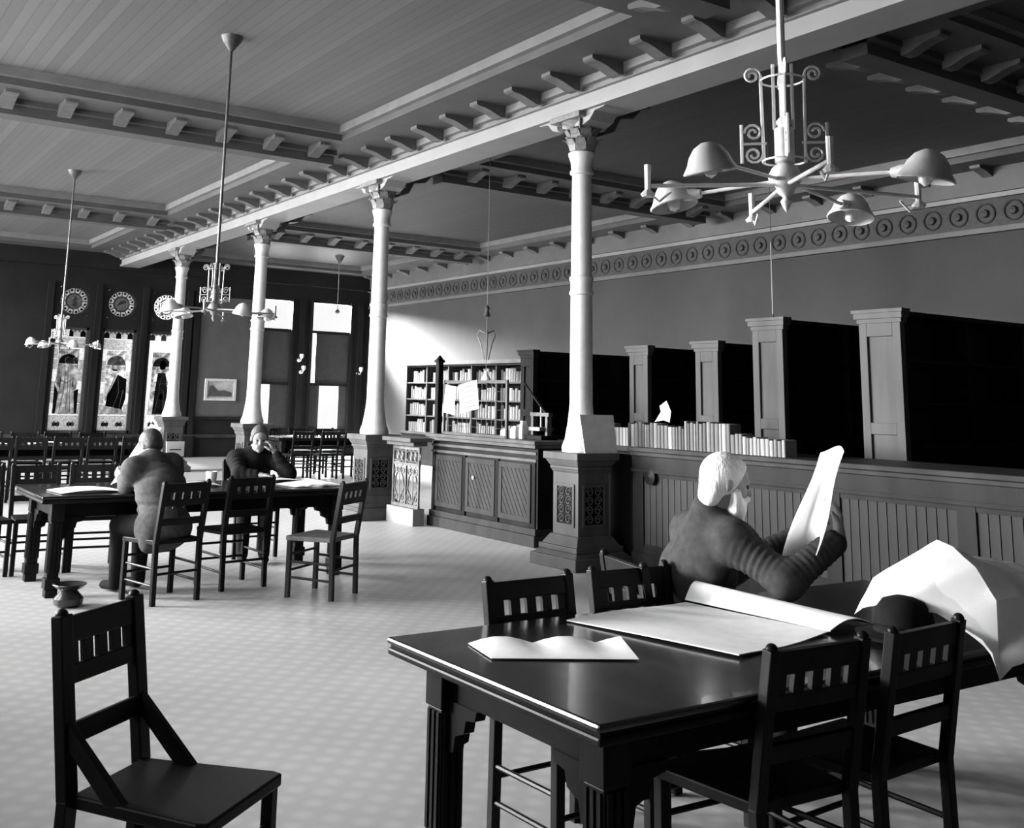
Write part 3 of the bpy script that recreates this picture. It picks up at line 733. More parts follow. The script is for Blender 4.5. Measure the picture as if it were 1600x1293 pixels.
ONES = ('', 'first', 'second', 'third', 'fourth', 'fifth', 'sixth', 'seventh', 'eighth', 'ninth', 'tenth', 'eleventh', 'twelfth', 'thirteenth', 'fourteenth', 'fifteenth', 'sixteenth', 'seventeenth', 'eighteenth', 'nineteenth')
def ordinal(n):
    if n < 20: return ONES[n]
    t_ = ('', '', 'twenty', 'thirty', 'forty', 'fifty', 'sixty')[n // 10]
    return t_ + '-' + ONES[n % 10] if n % 10 else t_[:-1] + 'ieth'
bn = 0
rb = random.Random(3)
y_ = 8.16 - .42; tall = .22
while y_ > 5.86:
    w = rb.choice((.03, .036, .042, .05)); y_ -= w + .003
    if rb.random() < .12: tall = rb.choice((.17, .2, .22, .25))
    h = round(tall + rb.choice((-.01, 0, 0, .01)), 2)
    if y_ < 6.25: h = round(h * .82, 2)
    mi = rb.choice((0, 1, 1, 2, 2, 2, 3, 3)) if y_ > 6.35 else rb.choice((0, 0, 1, 0))
    bn += 1
    put_book((7.0, y_ + w / 2, 1.13), w, h, .15, mi, '%s book, %s from the column in the counter ledge row' % (LAB[mi], ordinal(bn)), 'books in a row on the counter ledge')
y_ = 9.0; bn = 0
while y_ > 7.85:
    w = rb.choice((.04, .05)); y_ -= w + .003
    mi = rb.choice((0, 1, 1, 2))
    bn += 1
    put_book((7.32, y_ + w / 2, 1.11), w, rb.choice((.18, .2, .22)), .15, mi, '%s book behind the nearest column, %s from the issue desk' % (LAB[mi], ordinal(bn)), 'books on the counter behind the column')
tag(MB().sheet([[(.0, .0, 0), (.02, .10, .02), (.0, .2, 0)], [(.04, .02, .1), (.0, .09, .13), (.05, .16, .08)], [(.02, .04, .17), (.06, .1, .2), (.0, .13, .15)]], .004).build('crumpled_paper', M_PAPER, None, (7.06, 7.22, 1.37)), 'crumpled white paper lying on top of the row of books', 'paper')

# ================================================================== BOOK STACKS
def book_stack(x, y0, y1, z, xlen, label, dark=False):
    t = tag(empty('book_stack', (x, (y0 + y1) / 2, 0)), label, 'bookcase', 'book stacks behind the counter')
    w = y1 - y0; hw = w / 2; mp = M_DARK if dark else M_PED
    MB().box(0, .04, -hw, hw, 0, z - .12).build('end_panel', mp, t)
    fr = MB()
    for (a0, a1, b0, b1) in ((-hw, -hw + .08, .1, z - .12), (hw - .08, hw, .1, z - .12), (-hw + .08, hw - .08, z - .24, z - .12), (-hw + .08, hw - .08, 1.32, 1.42), (-hw + .08, hw - .08, .1, .25)): fr.box(-.025, 0, a0, a1, b0, b1)
    fr.build('panel_frame', mp, t, bevel=.004)
    MB().box(-.03, .06, -hw - .015, hw + .015, z - .12, z - .08).box(-.05, .06, -hw - .035, hw + .035, z - .08, z - .03).box(-.065, .06, -hw - .05, hw + .05, z - .03, z).build('cornice', mp, t)
    MB().box(-.05, .05, -hw - .03, hw + .03, 0, .1).build('plinth', mp, t)
    MB().box(.04, xlen, -.015, .015, .1, z - .06).build('division', M_BLACK, t)
    MB().box(.04, xlen, -hw, hw, z - .06, z - .02).build('top_board', M_BLACK, t)
    for k in range(6): MB().box(.04, xlen, -hw, hw, .1 + k * (z - .2) / 6, .13 + k * (z - .2) / 6).build('shelf', M_BLACK, t)
    for k in range(int(xlen / .9) + 1): MB().box(min(.04 + k * .95, xlen - .03), min(.07 + k * .95, xlen), -hw, hw, .1, z - .06).build('upright', M_BLACK, t)
    MB().box(xlen - .02, xlen, -hw, hw, 0, z - .06).build('rear_panel', M_BLACK, t)
    return t
SP = [(8.2, 5.50, 5.92, 2.42, 4.2, 'tall book stack with panelled end, nearest the camera at the right edge'),
      (8.2, 6.79, 7.17, 2.41, 4.2, 'tall book stack with panelled end beside the hanging wire lamp'),
      (9.0, 8.39, 8.74, 2.27, 3.6, 'lower panelled book stack, third from the right edge'),
      (9.0, 9.55, 9.88, 2.25, 3.6, 'lower panelled book stack just right of the nearest column'),
      (9.0, 11.9, 12.2, 2.26, 3.6, 'dark book stack left of the nearest column behind the desk')]
for i, s in enumerate(SP): book_stack(*s, dark=(i == 4))
# wire lamp between stacks
wl = tag(empty('wire_lamp', (9.6, 8.1, 2.35)), 'thin pale wire lamp cord hanging above the book stacks', 'lamp')
MB().tube([(0, 0, .25), (0, 0, 1.1)], .008, 6).build('cord', M_GIRDER, wl)
MB().tube([(0, 0, 1.1), (0, 0, 2.55)], .005, 6).build('upper_cord', M_BRASS_D, wl)
MB().lathe([(.005, .25), (.02, .2), (.03, .1), (.0, .05)], 10).build('bulb_holder', M_BRASS_D, wl)

# ================================================================== WALL BOOKCASE (far right)
wb = tag(empty('wall_bookcase', (12.7, 19.7, 0)), 'long open bookcase full of books on the far right wall behind the desk screen', 'bookcase')
L2 = 2.4; top = 2.3
MB().box(0, .5, -L2, L2, 0, .7).build('cupboard_base', M_DARK, wb); MB().box(-.03, .5, -L2 - .02, L2 + .02, .7, .75).build('ledge', M_OAK, wb)
MB().box(.45, .5, -L2, L2, .75, top).build('back_board', M_DARK, wb)
for k in range(4): MB().box(.1, .45, -L2, L2, .75 + (k + 1) * .385 - .03, .75 + (k + 1) * .385).build('shelf', M_OAK, wb)
for k in range(6):
    y_ = -L2 + .02 + k * (2 * L2 - .04) / 5; MB().box(.09, .45, y_ - .02, y_ + .02, .75, top).build('upright', M_OAK, wb)
MB().box(.02, .5, -L2 - .04, L2 + .04, top, top + .08).build('cornice', M_PED, wb)
rb = random.Random(5)
for k in range(4):
    z0 = .75 + k * .385 + .001
    for c in range(5):
        a = -L2 + .05 + c * (2 * L2 - .04) / 5; e_ = a + (2 * L2 - .04) / 5 - .07
        while a < e_ - .1:
            w = rb.choice((.08, .1, .12)); mi = rb.choice((1, 2, 3, 3, 4, 4, 5)); h = rb.choice((.22, .26, .29))
            if rb.random() > .06: put_book((12.85, 19.7 + a + w / 2, z0), w, h, .15, mi, '%s book on the far wall bookcase, %s' % (LAB[mi], ('lowest shelf', 'second shelf up', 'third shelf up', 'top shelf')[k]), 'books on the far wall bookcase')
            a += w + .004

# ================================================================== PICTURE, SCONCES
pic = tag(empty('framed_picture', (9.15, YF - .02, 1.355)), 'small framed landscape picture hanging on the far wall beside the stained glass', 'picture')
f = MB()
for (x0, x1, z0, z1) in ((-.4, .4, 0, .06), (-.4, .4, .47, .53), (-.4, -.34, .06, .47), (.34, .4, .06, .47)): f.box(x0, x1, -.05, 0, z0, z1)
f.build('frame', mat('gilt_frame', .42, .4, .2, 20), pic)
MB().box(-.34, .34, -.02, 0, .06, .47).build('print', mat('sky_print', .28, .7, .3, 6), pic)
MB().prism([(-.3, .1), (.3, .1), (.3, .2), (.1, .26), (-.05, .24), (-.2, .38), (-.28, .34)], 1, -.026, -.02).build('dark_hill', mat('hill_print', .04, .7, .3, 8), pic)
for (x, z, lb) in ((10.75, 2.42, 'small wall lamp between the rear windows, left of three'), (11.32, 2.12, 'small wall lamp between the rear windows, middle of three'), (12.95, 2.14, 'small wall lamp at the right edge of the rear windows')):
    s_ = tag(empty('wall_lamp', (x, YF - .03, z)), lb, 'lamp', 'wall lamps by the rear windows')
    if x == 10.75: s_.location = (11.2, YF - .06, z)
    if x == 11.32: s_.location = (11.27, YF - .06, z)
    MB().lathe([(.05, 0), (.05, .02), (.015, .03)], 12, (0, 0, 0), (0, -1, 0)).build('back_plate', M_BRASS, s_)
    MB().tube([(0, 0, 0), (0, -.12, -.03), (0, -.18, .04)], .012, 6).build('arm', M_BRASS, s_)
    MB().lathe([(.03, .04), (.06, .1), (.05, .16)], 12, (0, -.18, 0)).build('shade', M_BULB, s_, smooth=True)

# ================================================================== CHANDELIERS
M_BRASS_F = mat('far_brass', .22, .4, .2, 20, metal=.2)  # darker brass tone for the chandeliers further back
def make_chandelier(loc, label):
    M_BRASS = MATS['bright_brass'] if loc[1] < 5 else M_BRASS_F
    t = tag(empty('chandelier', loc), label, 'chandelier', 'combination gas and electric chandeliers')
    zr = ZC - loc[2]
    MB().tube([(0, 0, .0), (0, 0, zr - .1)], .014, 10).build('stem', M_BRASS if loc[1] < 5 else M_BRASS_D, t)
    MB().lathe([(.02, zr - .14), (.05, zr - .1), (.09, zr - .05), (.11, zr)], 16).build('ceiling_rose', M_BRASS_D, t, smooth=True)
    MB().lathe([(.0, -.10), (.012, -.08), (.02, -.06), (.010, -.045), (.028, -.03), (.035, -.005), (.055, .01), (.06, .03), (.045, .06), (.025, .075)], 16).build('hub', M_BRASS, t, smooth=True)
    MB().lathe([(.02, .075), (.034, .08), (.034, .20), (.02, .21), (.03, .225), (.018, .24)], 14).build('body', M_BRASS, t, smooth=True)
    for k in range(4):
        a = PI / 4 + k * PI / 2; d = Vector((math.cos(a), math.sin(a), 0)); u_ = Vector((0, 0, 1))
        MB().tube([d * .07 + u_ * .08, d * .075 + u_ * .40], .006, 6).build('cage_rod', M_BRASS, t)
        MB().tube([d * .032 + u_ * .2, d * .032 + u_ * .44], .006, 6).build('inner_rod', M_BRASS, t)
        MB().tube(spiral(d * .105 + u_ * .40, .03, .008, PI, PI - 3.2 * PI, 18, d, u_), .005, 5).build('top_scroll', M_BRASS, t)
        sc = MB()
        sc.tube([d * .145 + u_ * .08, d * .145 + u_ * .22], .006, 6)
        sc.tube(spiral(d * .105 + u_ * .19, .032, .008, 0, 3 * PI, 16, d, u_), .005, 5)
        sc.tube(spiral(d * .105 + u_ * .11, .032, .008, PI, 4 * PI, 16, d, u_), .005, 5)
        sc.tube([d * .06 + u_ * .15, d * .145 + u_ * .15], .005, 5)
        sc.build('scroll_panel', M_BRASS, t)
    for z in (.085, .38): MB().tube(arc((0, 0, z), .075, 0, 2 * PI, 20, (1, 0, 0), (0, 1, 0)), .004, 5).build('hoop', M_BRASS, t)
    R2 = Vector((math.cos(YAW), -math.sin(YAW), 0)); D2 = Vector((math.sin(YAW), math.cos(YAW), 0)); u_ = Vector((0, 0, 1))
    for e_ in ((-.418, -.038, .02), (-.15, .404, -.0), (.092, -.48, -.01), (.581, .162, .01)):
        e_ = Vector(e_); d = Vector((e_.x, e_.y, 0)).normalized(); j_ = e_ - d * .085
        MB().tube([d * .04 + u_ * .015, (d * .04 + j_) / 2 + u_ * .008, j_], .007, 8).build('electric_arm', M_BRASS, t)
        ls = empty('lamp_head', tuple(j_)); ls.parent = t
        ax = (u_ * 1.0 + d * .22).normalized(); c = d * .085
        MB().lathe([(.016, -.03), (.022, 0), (.022, .035)], 12, d * .0, d).build('socket', M_BRASS, ls, smooth=True)
        dome = [(.090, -.038), (.088, -.034), (.075, -.014), (.064, .015), (.045, .042), (.018, .058), (.0, .06)]
        inner = [(r * .96, z - .004) for r, z in dome]
        MB().lathe(list(reversed(inner)) + dome, 22, c, ax, cap=False).build('glass_shade', M_SHADE, ls, smooth=True)
        MB().lathe([(0, -.06), (.018, -.05), (.024, -.03), (.014, 0), (.010, .03)], 10, c, ax, cap=False).build('bulb', M_BULB, ls, smooth=True)
    for e_ in ((-.404, .264, -.015), (.526, -.164, -.002), (-.213, -.348, -.006), (.219, .345, -.025)):
        e_ = Vector(e_); d = Vector((e_.x, e_.y, 0)).normalized()
        MB().tube([d * .04, e_ / 2, e_], .0075, 8).build('gas_arm', M_BRASS, t)
        MB().tube([e_ + u_ * -.03, e_ + u_ * .075], [.010, .012], 8).build('burner', M_BRASS, t)
        MB().lathe([(.02, -.04), (.026, -.03), (.012, -.015)], 10, tuple(e_)).build('drip_cup', M_BRASS, t)
        MB().tube([e_ - d * .08 + u_ * -.02, e_ - d * .04 + u_ * -.055, e_ - d * .01 + u_ * -.03], .005, 5).build('gas_key', M_BRASS, t)
    return t
make_chandelier((2.86, 2.34, 2.31), 'large bright brass chandelier with four glass shades, nearest the camera')
make_chandelier((3.24, 9.13, 2.28), 'brass chandelier on a long rod above the two men at the far table')
make_chandelier((3.48, 16.5, 2.22), 'distant chandelier on a thin rod before the first stained glass window')
sl = tag(empty('small_pendant', (11.1, 22.6, 3.5)), 'small distant pendant on a short rod before the rear windows', 'lamp')
MB().tube([(0, 0, .08), (0, 0, 1.3)], .01, 6).build('rod', M_BRASS_D, sl); MB().lathe([(.02, 1.22), (.07, 1.3), (.12, 1.4)], 12).build('ceiling_rose', M_BRASS_D, sl); MB().lathe([(.03, 0), (.06, .04), (.02, .1)], 12).build('shade', M_BRASS_D, sl)

# ================================================================== TABLES
def make_table(x0, x1, y0, y1, z, label, detail=True):
    t = tag(empty('reading_table', ((x0 + x1) / 2, (y0 + y1) / 2, 0)), label, 'table', 'long reading tables')
    a, c = (x1 - x0) / 2, (y1 - y0) / 2
    MB().box(-a, a, -c, c, z - .022, z).build('top_board', M_TABLE, t, bevel=.009)
    MB().box(-a + .012, a - .012, -c + .012, c - .012, z - .032, z - .022).build('groove', M_BLACK, t)
    MB().box(-a + .003, a - .003, -c + .003, c - .003, z - .056, z - .032).build('under_moulding', M_DARK, t, bevel=.008)
    ap = MB(); i_ = .14
    for (p0, p1, q0, q1) in ((-a + i_, a - i_, -c + i_, -c + i_ + .03), (-a + i_, a - i_, c - i_ - .03, c - i_), (-a + i_, -a + i_ + .03, -c + i_, c - i_), (a - i_ - .03, a - i_, -c + i_, c - i_)): ap.box(p0, p1, q0, q1, z - .17, z - .056)
    ap.build('apron', M_BLACK, t)
    for sx in (-1, 1):
        for sy in (-1, 1):
            lx, ly = sx * (a - .15), sy * (c - .15)
            l = MB().box(lx - .05, lx + .05, ly - .05, ly + .05, z - .20, z - .056).box(lx - .043, lx + .043, ly - .043, ly + .043, .14, z - .20).box(lx - .055, lx + .055, ly - .055, ly + .055, .06, .14).box(lx - .045, lx + .045, ly - .045, ly + .045, 0, .06)
            lg = l.build('leg', M_DARK, t, bevel=.004)
            if detail:
                fl_ = MB()
                for k in (-1, 0, 1):
                    for (dx, dy, wx, wy) in ((k * .028, -.0465, .014, .007), (k * .028, .0465, .014, .007), (-.0465, k * .028, .007, .014), (.0465, k * .028, .007, .014)):
                        fl_.box(lx + dx - wx / 2, lx + dx + wx / 2, ly + dy - wy / 2, ly + dy + wy / 2, .18, z - .21)
                fl_.build('reeding', M_DARK, lg)
            br = [(0, 0), (.16, 0), (.15, -.03), (.10, -.04), (.09, -.08), (.04, -.10), (.03, -.15), (0, -.16)]
            MB().prism([(lx - sx * .05 - sx * p, z - .17 + q) for p, q in br], 1, ly - .02, ly + .02).build('bracket', M_BLACK, t)
            MB().prism([(ly - sy * .05 - sy * p, z - .17 + q) for p, q in br], 0, lx - .02, lx + .02).build('bracket', M_BLACK, t)
    return t
TZ = .75
make_table(1.82, 4.40, 2.12, 3.22, TZ, 'dark varnished reading table in the foreground with newspapers on it')
make_table(1.75, 4.42, 8.40, 9.47, TZ, 'dark reading table where two men sit reading opposite each other')
make_table(1.9, 4.7, 15.85, 16.85, TZ, 'distant reading table below the stained glass windows', False)
make_table(7.9, 10.2, 18.3, 19.3, TZ, 'distant reading table between the columns before the rear windows', False)

# ================================================================== CHAIRS
def make_chair(w, d, h, braces, m, seat_m=None, pw=.038, gap=.032):
    t = empty('library_chair'); hw = w / 2; hd = d / 2; zs = .45; lean = .07
    def post(s):
        return [(s * (hw - .018), -hd + .01, 0), (s * (hw - .018), -hd + .02, zs), (s * (hw - .018), -hd + .02 - lean, h)]
    for s in (-1, 1):
        p = post(s); pb = MB().bar(p[0], p[1], pw, .034, (1, 0, 0)).bar((p[1][0], p[1][1], p[1][2] - .005), p[2], pw, .036, (1, 0, 0))
        pb.lathe([(.019, -.004), (.018, .008), (.010, .016), (0, .018)], 8, p[2]).build('back_post', m, t, bevel=.004)
        MB().bar((s * (hw - .0), hd - .02, 0), (s * (hw - .0), hd - .02, zs - .02), .036, .036, (1, 0, 0)).build('front_leg', m, t, bevel=.004)
    MB().add(*taper_seat(hw, hd, zs)).build('seat', seat_m or m, t, bevel=.006)
    def yb(z): return -hd + .02 - lean * (z - zs) / (h - zs)
    fr = lambda q: zs + q * (h - zs)
    def rail(name, z0, z1, th=.022):
        return MB().bar((-hw + .03, yb((z0 + z1) / 2), (z0 + z1) / 2), (hw - .03, yb((z0 + z1) / 2), (z0 + z1) / 2), z1 - z0, th, (0, -lean, h - zs)).build(name, m, t, bevel=.004)
    rail('top_rail', fr(.83), fr(.985)); rail('slat_rail', fr(.60), fr(.71)); rail('middle_rail', fr(.27), fr(.39))
    iw = w - .072; sw = (iw - 4 * gap) / 5
    for k in range(5):
        x = -iw / 2 + sw / 2 + k * (sw + gap)
        MB().bar((x, yb(fr(.70)), fr(.70)), (x, yb(fr(.84)), fr(.84)), sw, .016, (1, 0, 0)).build('back_slat', m, t)
    for s in (-1, 1):
        for z in (.14, .26): MB().tube([(s * (hw - .015), -hd + .015, z), (s * (hw - .002), hd - .02, z + .01)], .010, 8).build('side_stretcher', m, t)
    for z in (.20, .32): MB().tube([(-hw, hd - .02, z), (hw, hd - .02, z)], .010, 8).build('front_stretcher', m, t)
    MB().tube([(-hw + .02, -hd + .012, .22), (hw - .02, -hd + .012, .22)], .010, 8).build('back_stretcher', m, t)
    if braces:
        for s in (-1, 1):
            x = s * (hw - .018)
            MB().prism([(yb(zs + .19), zs + .21), (yb(zs + .19), zs + .15), (-hd + .15, zs), (-hd + .22, zs)], 0, x - .014, x + .014).build('brace', m, t, bevel=.004)
    return t
def taper_seat(hw, hd, zs):
    b = MB().prism([(-hw + .02, -hd + .03), (hw - .02, -hd + .03), (hw + .025, hd - .02), (hw + .015, hd + .01), (-hw - .015, hd + .01), (-hw - .025, hd - .02)], 2, zs - .025, zs + .01)
    return b.v, b.f
proto_d = make_chair(.42, .41, .88, False, M_CHAIR)
proto_l = make_chair(.42, .41, .88, False, M_CHAIR_L, M_CANE)
used = {}
def chair(x, y_, rz, label, group, p=None):
    p = p or proto_d
    if p.name not in used: used[p.name] = 1; o = p
    else: o = dup(p)
    o.location = (x, y_, 0); o.rotation_euler = (0, 0, rz)
    return tag(o, label, 'chair', group)
G1, G2, G3, G4 = 'chairs at the foreground table', 'chairs at the two men\'s table', 'chairs at the table below the stained glass', 'chairs at the table before the rear windows'
todo = [
    (2.50, 3.07, PI + .02, 'slat-backed chair pushed under the far side of the foreground table, behind the small crumpled sheet', G1),
    (3.02, 3.09, PI - .04, 'slat-backed chair behind the foreground table directly beside the old man', G1),
    (2.60, 2.31, -.04, 'slat-backed chair with its back to the camera at the near edge of the foreground table', G1),
    (3.10, 2.31, .06, 'slat-backed chair at the near table edge, partly under the draped newspaper', G1),
    (2.60, 8.10, .28, 'slat-backed chair in which the stooping man in the light coat sits', G2),
    (3.28, 8.42, .15, 'slat-backed chair pushed under the two men\'s table between them', G2),
    (4.0, 9.88, PI, 'chair in which the man resting his chin on his hand sits', G2),
    (1.55, 9.78, PI, 'chair on the far side of the two men\'s table, left at the picture edge', G2),
    (2.02, 9.78, PI, 'chair on the far side of the two men\'s table, second from the left', G2),
    (2.50, 9.78, PI - .1, 'chair on the far side of the two men\'s table behind the stooping man', G2)]
chair(3.39, 3.44, -PI / 2 - .28, 'slat-backed chair turned sideways on which the white-haired man sits', G1)
for a in todo: chair(*a)
chair(3.77, 7.73, .60, 'pale-seated slat-backed chair turned away at the right end of the two men\'s table', G2, proto_l)
ORD = ('first', 'second', 'third', 'fourth', 'fifth', 'sixth')
for k in range(6):
    chair(2.1 + k * .48, 15.8, rb.uniform(-.1, .1), '%s dark chair from the left before the table under the stained glass' % ORD[k], G3)
    if k < 5: chair(2.2 + k * .52, 17.0, PI + rb.uniform(-.1, .1), '%s dark chair from the left behind the table under the stained glass' % ORD[k], G3)
for k in range(4):
    chair(8.25 + k * .52, 18.2, rb.uniform(-.15, .15), '%s dark chair from the left before the table near the rear windows' % ORD[k], G4)
    if k < 3: chair(8.3 + k * .6, 19.45, PI + rb.uniform(-.1, .1), '%s dark chair from the left behind the table near the rear windows' % ORD[k], G4)
fg = make_chair(.37, .47, .92, True, M_CHAIR, None, .052, .026)
fg.location = (1.055, 3.07, 0); fg.rotation_euler = (0, 0, -2.47)
tag(fg, 'large dark chair with slanting braces in the left foreground', 'chair')

# ================================================================== SPITTOON
sp = tag(empty('spittoon', (1.94, 8.13, 0)), 'dark round spittoon on the floor by the table leg', 'spittoon')
MB().lathe([(.07, 0), (.10, .02), (.105, .06), (.07, .10), (.055, .115)], 20).build('bowl', M_SPIT, sp, smooth=True)
MB().lathe([(.055, .115), (.09, .13), (.12, .155), (.118, .16), (.08, .135), (.05, .12)], 20, cap=False).build('flared_rim', M_SPIT, sp, smooth=True)

# ================================================================== PAPERS
def bil(A, B, C_, D, nu, nv, fz):
    """A-B along u at v=0, D-C along u at v=1"""
    A, B, C_, D = map(Vector, (A, B, C_, D)); g = []
    for i in range(nv + 1):
        v = i / nv; row = []
        for j in range(nu + 1):
            u_ = j / nu; p = A * (1 - u_) * (1 - v) + B * u_ * (1 - v) + C_ * u_ * v + D * (1 - u_) * v
            row.append(p + Vector((0, 0, fz(u_, v))))
        g.append(row)
    return g
Z0 = TZ + .002
def paper(name, grid, label, cat='newspaper', m=None, th=.002, smooth=True):
    return tag(MB().sheet(grid, th).build(name, m or M_PAPER, None, smooth=smooth), label, cat)
paper('newspaper_sheet', bil((2.0, 2.99, Z0), (2.46, 2.76, Z0), (2.36, 2.56, Z0), (1.955, 2.79, Z0), 12, 5, lambda u_, v: .022 * (1 - v) * abs(math.sin(u_ * 7.5)) + .004), 'small crumpled white sheet lying near the corner of the foreground table')
news = tag(empty('newspaper', (2.95, 2.85, Z0)), 'large open newspaper with a curled-up page on the foreground table', 'newspaper')
o = MB().sheet([[p - Vector((2.95, 2.85, Z0)) for p in r] for r in bil((2.52, 3.12, Z0), (3.20, 3.19, Z0), (3.23, 2.52, Z0), (2.67, 2.43, Z0), 8, 8, lambda u_, v: .006 + .006 * math.sin(5 * u_ + 2 * v))], .004).build('lower_page', M_PAPER, news, smooth=True)
MB().sheet([[p - Vector((2.95, 2.85, Z0)) for p in r] for r in bil((3.20, 3.195, Z0), (3.34, 3.21, Z0), (3.50, 2.52, Z0), (3.24, 2.52, Z0), 10, 6, lambda u_, v: .012 + .065 * math.sin(PI * min(1, u_ * 1.02)) * (1 - .55 * v))], .004).build('curled_page', M_PAPER, news, smooth=True)
# newspaper draped beyond the near chairs
nd = [[(3.46, 2.58, .79), (3.47, 2.50, .93), (3.62, 2.33, 1.08), (3.78, 2.36, 1.01), (4.05, 2.38, .98)],
      [(3.40, 2.50, .83), (3.43, 2.42, .92), (3.59, 2.25, 1.065), (3.74, 2.24, 1.015), (3.98, 2.22, .985)],
      [(3.36, 2.40, .865), (3.42, 2.30, .91), (3.56, 2.15, 1.01), (3.70, 2.10, .99), (3.92, 2.08, .965)],
      [(3.42, 2.22, .86), (3.45, 2.18, .86), (3.52, 2.06, .92), (3.62, 2.03, .93), (3.85, 2.02, .92)],
      [(3.44, 2.07, .80), (3.46, 2.05, .76), (3.46, 2.03, .68), (3.52, 2.02, .72), (3.8, 1.99, .76)]]
paper('draped_newspaper', nd, 'big rumpled newspaper draped over the table corner at the right edge', m=M_NEWS).modifiers.new('soft', 'SUBSURF').levels = 3
bpy.data.objects['draped_newspaper'].modifiers['soft'].render_levels = 3
_tx = bpy.data.textures.new('crumple', 'CLOUDS'); _tx.noise_scale = .16; _tx.noise_depth = 1
_dm = bpy.data.objects['draped_newspaper'].modifiers.new('crumple', 'DISPLACE'); _dm.texture = _tx; _dm.strength = .014; bpy.data.objects['draped_newspaper'].modifiers['soft'].subdivision_type = 'SIMPLE'; _dm.texture_coords = 'LOCAL'
hat = tag(empty('felt_hat', (3.40, 2.33, TZ + .012)), 'dark round felt hat on the table beside the draped newspaper', 'hat')
MB().lathe([(.10, 0), (.16, .0), (.165, .012), (.105, .02), (.10, .05), (.095, .09), (.07, .125), (.03, .138), (0, .14)], 24, cap=False).build('crown_and_brim', M_COAT_D, hat, smooth=True)
MB().lathe([(.1025, .02), (.1035, .045), (.101, .047)], 24, cap=False).build('hat_band', M_BLACK, hat, smooth=True)
# papers on the far table
for (x, y_, a, w, h, lb) in ((2.15, 8.75, .1, .5, .36, 'flat newspaper on the left end of the two men\'s table'), (3.15, 9.0, -.1, .36, .26, 'open paper in the middle of the two men\'s table'), (3.95, 9.25, .05, .5, .3, 'open magazine in front of the man resting his chin'), (4.1, 8.72, .08, .52, .36, 'newspaper by the right end of the two men\'s table')):
    c_, s_ = math.cos(a), math.sin(a)
    P = lambda u_, v: (x + u_ * c_ - v * s_, y_ + u_ * s_ + v * c_, Z0)
    paper('newspaper', bil(P(-w / 2, -h / 2), P(w / 2, -h / 2), P(w / 2, h / 2), P(-w / 2, h / 2), 6, 3, lambda u_, v: .004 + .018 * abs(math.sin(PI * u_)) ), lb)
cs2 = tag(empty('card_stand', (3.03, 9.30, TZ)), 'small white card on a short stand on the two men\'s table', 'sign')
MB().lathe([(.05, 0), (.05, .012), (.012, .02), (.008, .24)], 12).build('stand', M_BRASS_D, cs2)
cc_ = MB().add([(-.08, 0, .23), (.08, 0, .23), (.085, .02, .36), (-.08, .02, .36), (-.08, .006, .23), (.08, .006, .23), (.085, .026, .36), (-.08, .026, .36)], [(0, 1, 2, 3), (7, 6, 5, 4), (0, 4, 5, 1), (1, 5, 6, 2), (2, 6, 7, 3), (3, 7, 4, 0)]).build('card', M_PAPER, cs2)
MB().box(-.05, .05, -.003, .004, .285, .295).build('print_line', M_IRON, cc_)
tag(MB().lathe([(.0, .0), (.045, 0), (.05, .1), (.048, .1), (.04, .01)], 14, cap=False).build('paper_cup', M_PAPER2, None, (3.35, 9.22, TZ + .001), smooth=True), 'pale cup-shaped holder on the two men\'s table', 'holder')
# papers on the distant tables
for (x, y_, lb) in ((2.6, 16.3, 'white paper on the left of the distant table below the stained glass'), (3.4, 16.4, 'white paper in the middle of the distant table below the stained glass'), (8.6, 18.8, 'white paper on the left of the distant table before the rear windows'), (9.4, 18.9, 'white paper on the right of the distant table before the rear windows')):
    paper('newspaper', bil((x - .25, y_ - .18, Z0), (x + .25, y_ - .18, Z0), (x + .25, y_ + .18, Z0), (x - .25, y_ + .18, Z0), 4, 2, lambda u_, v: .004 + .02 * math.sin(PI * u_)), lb)

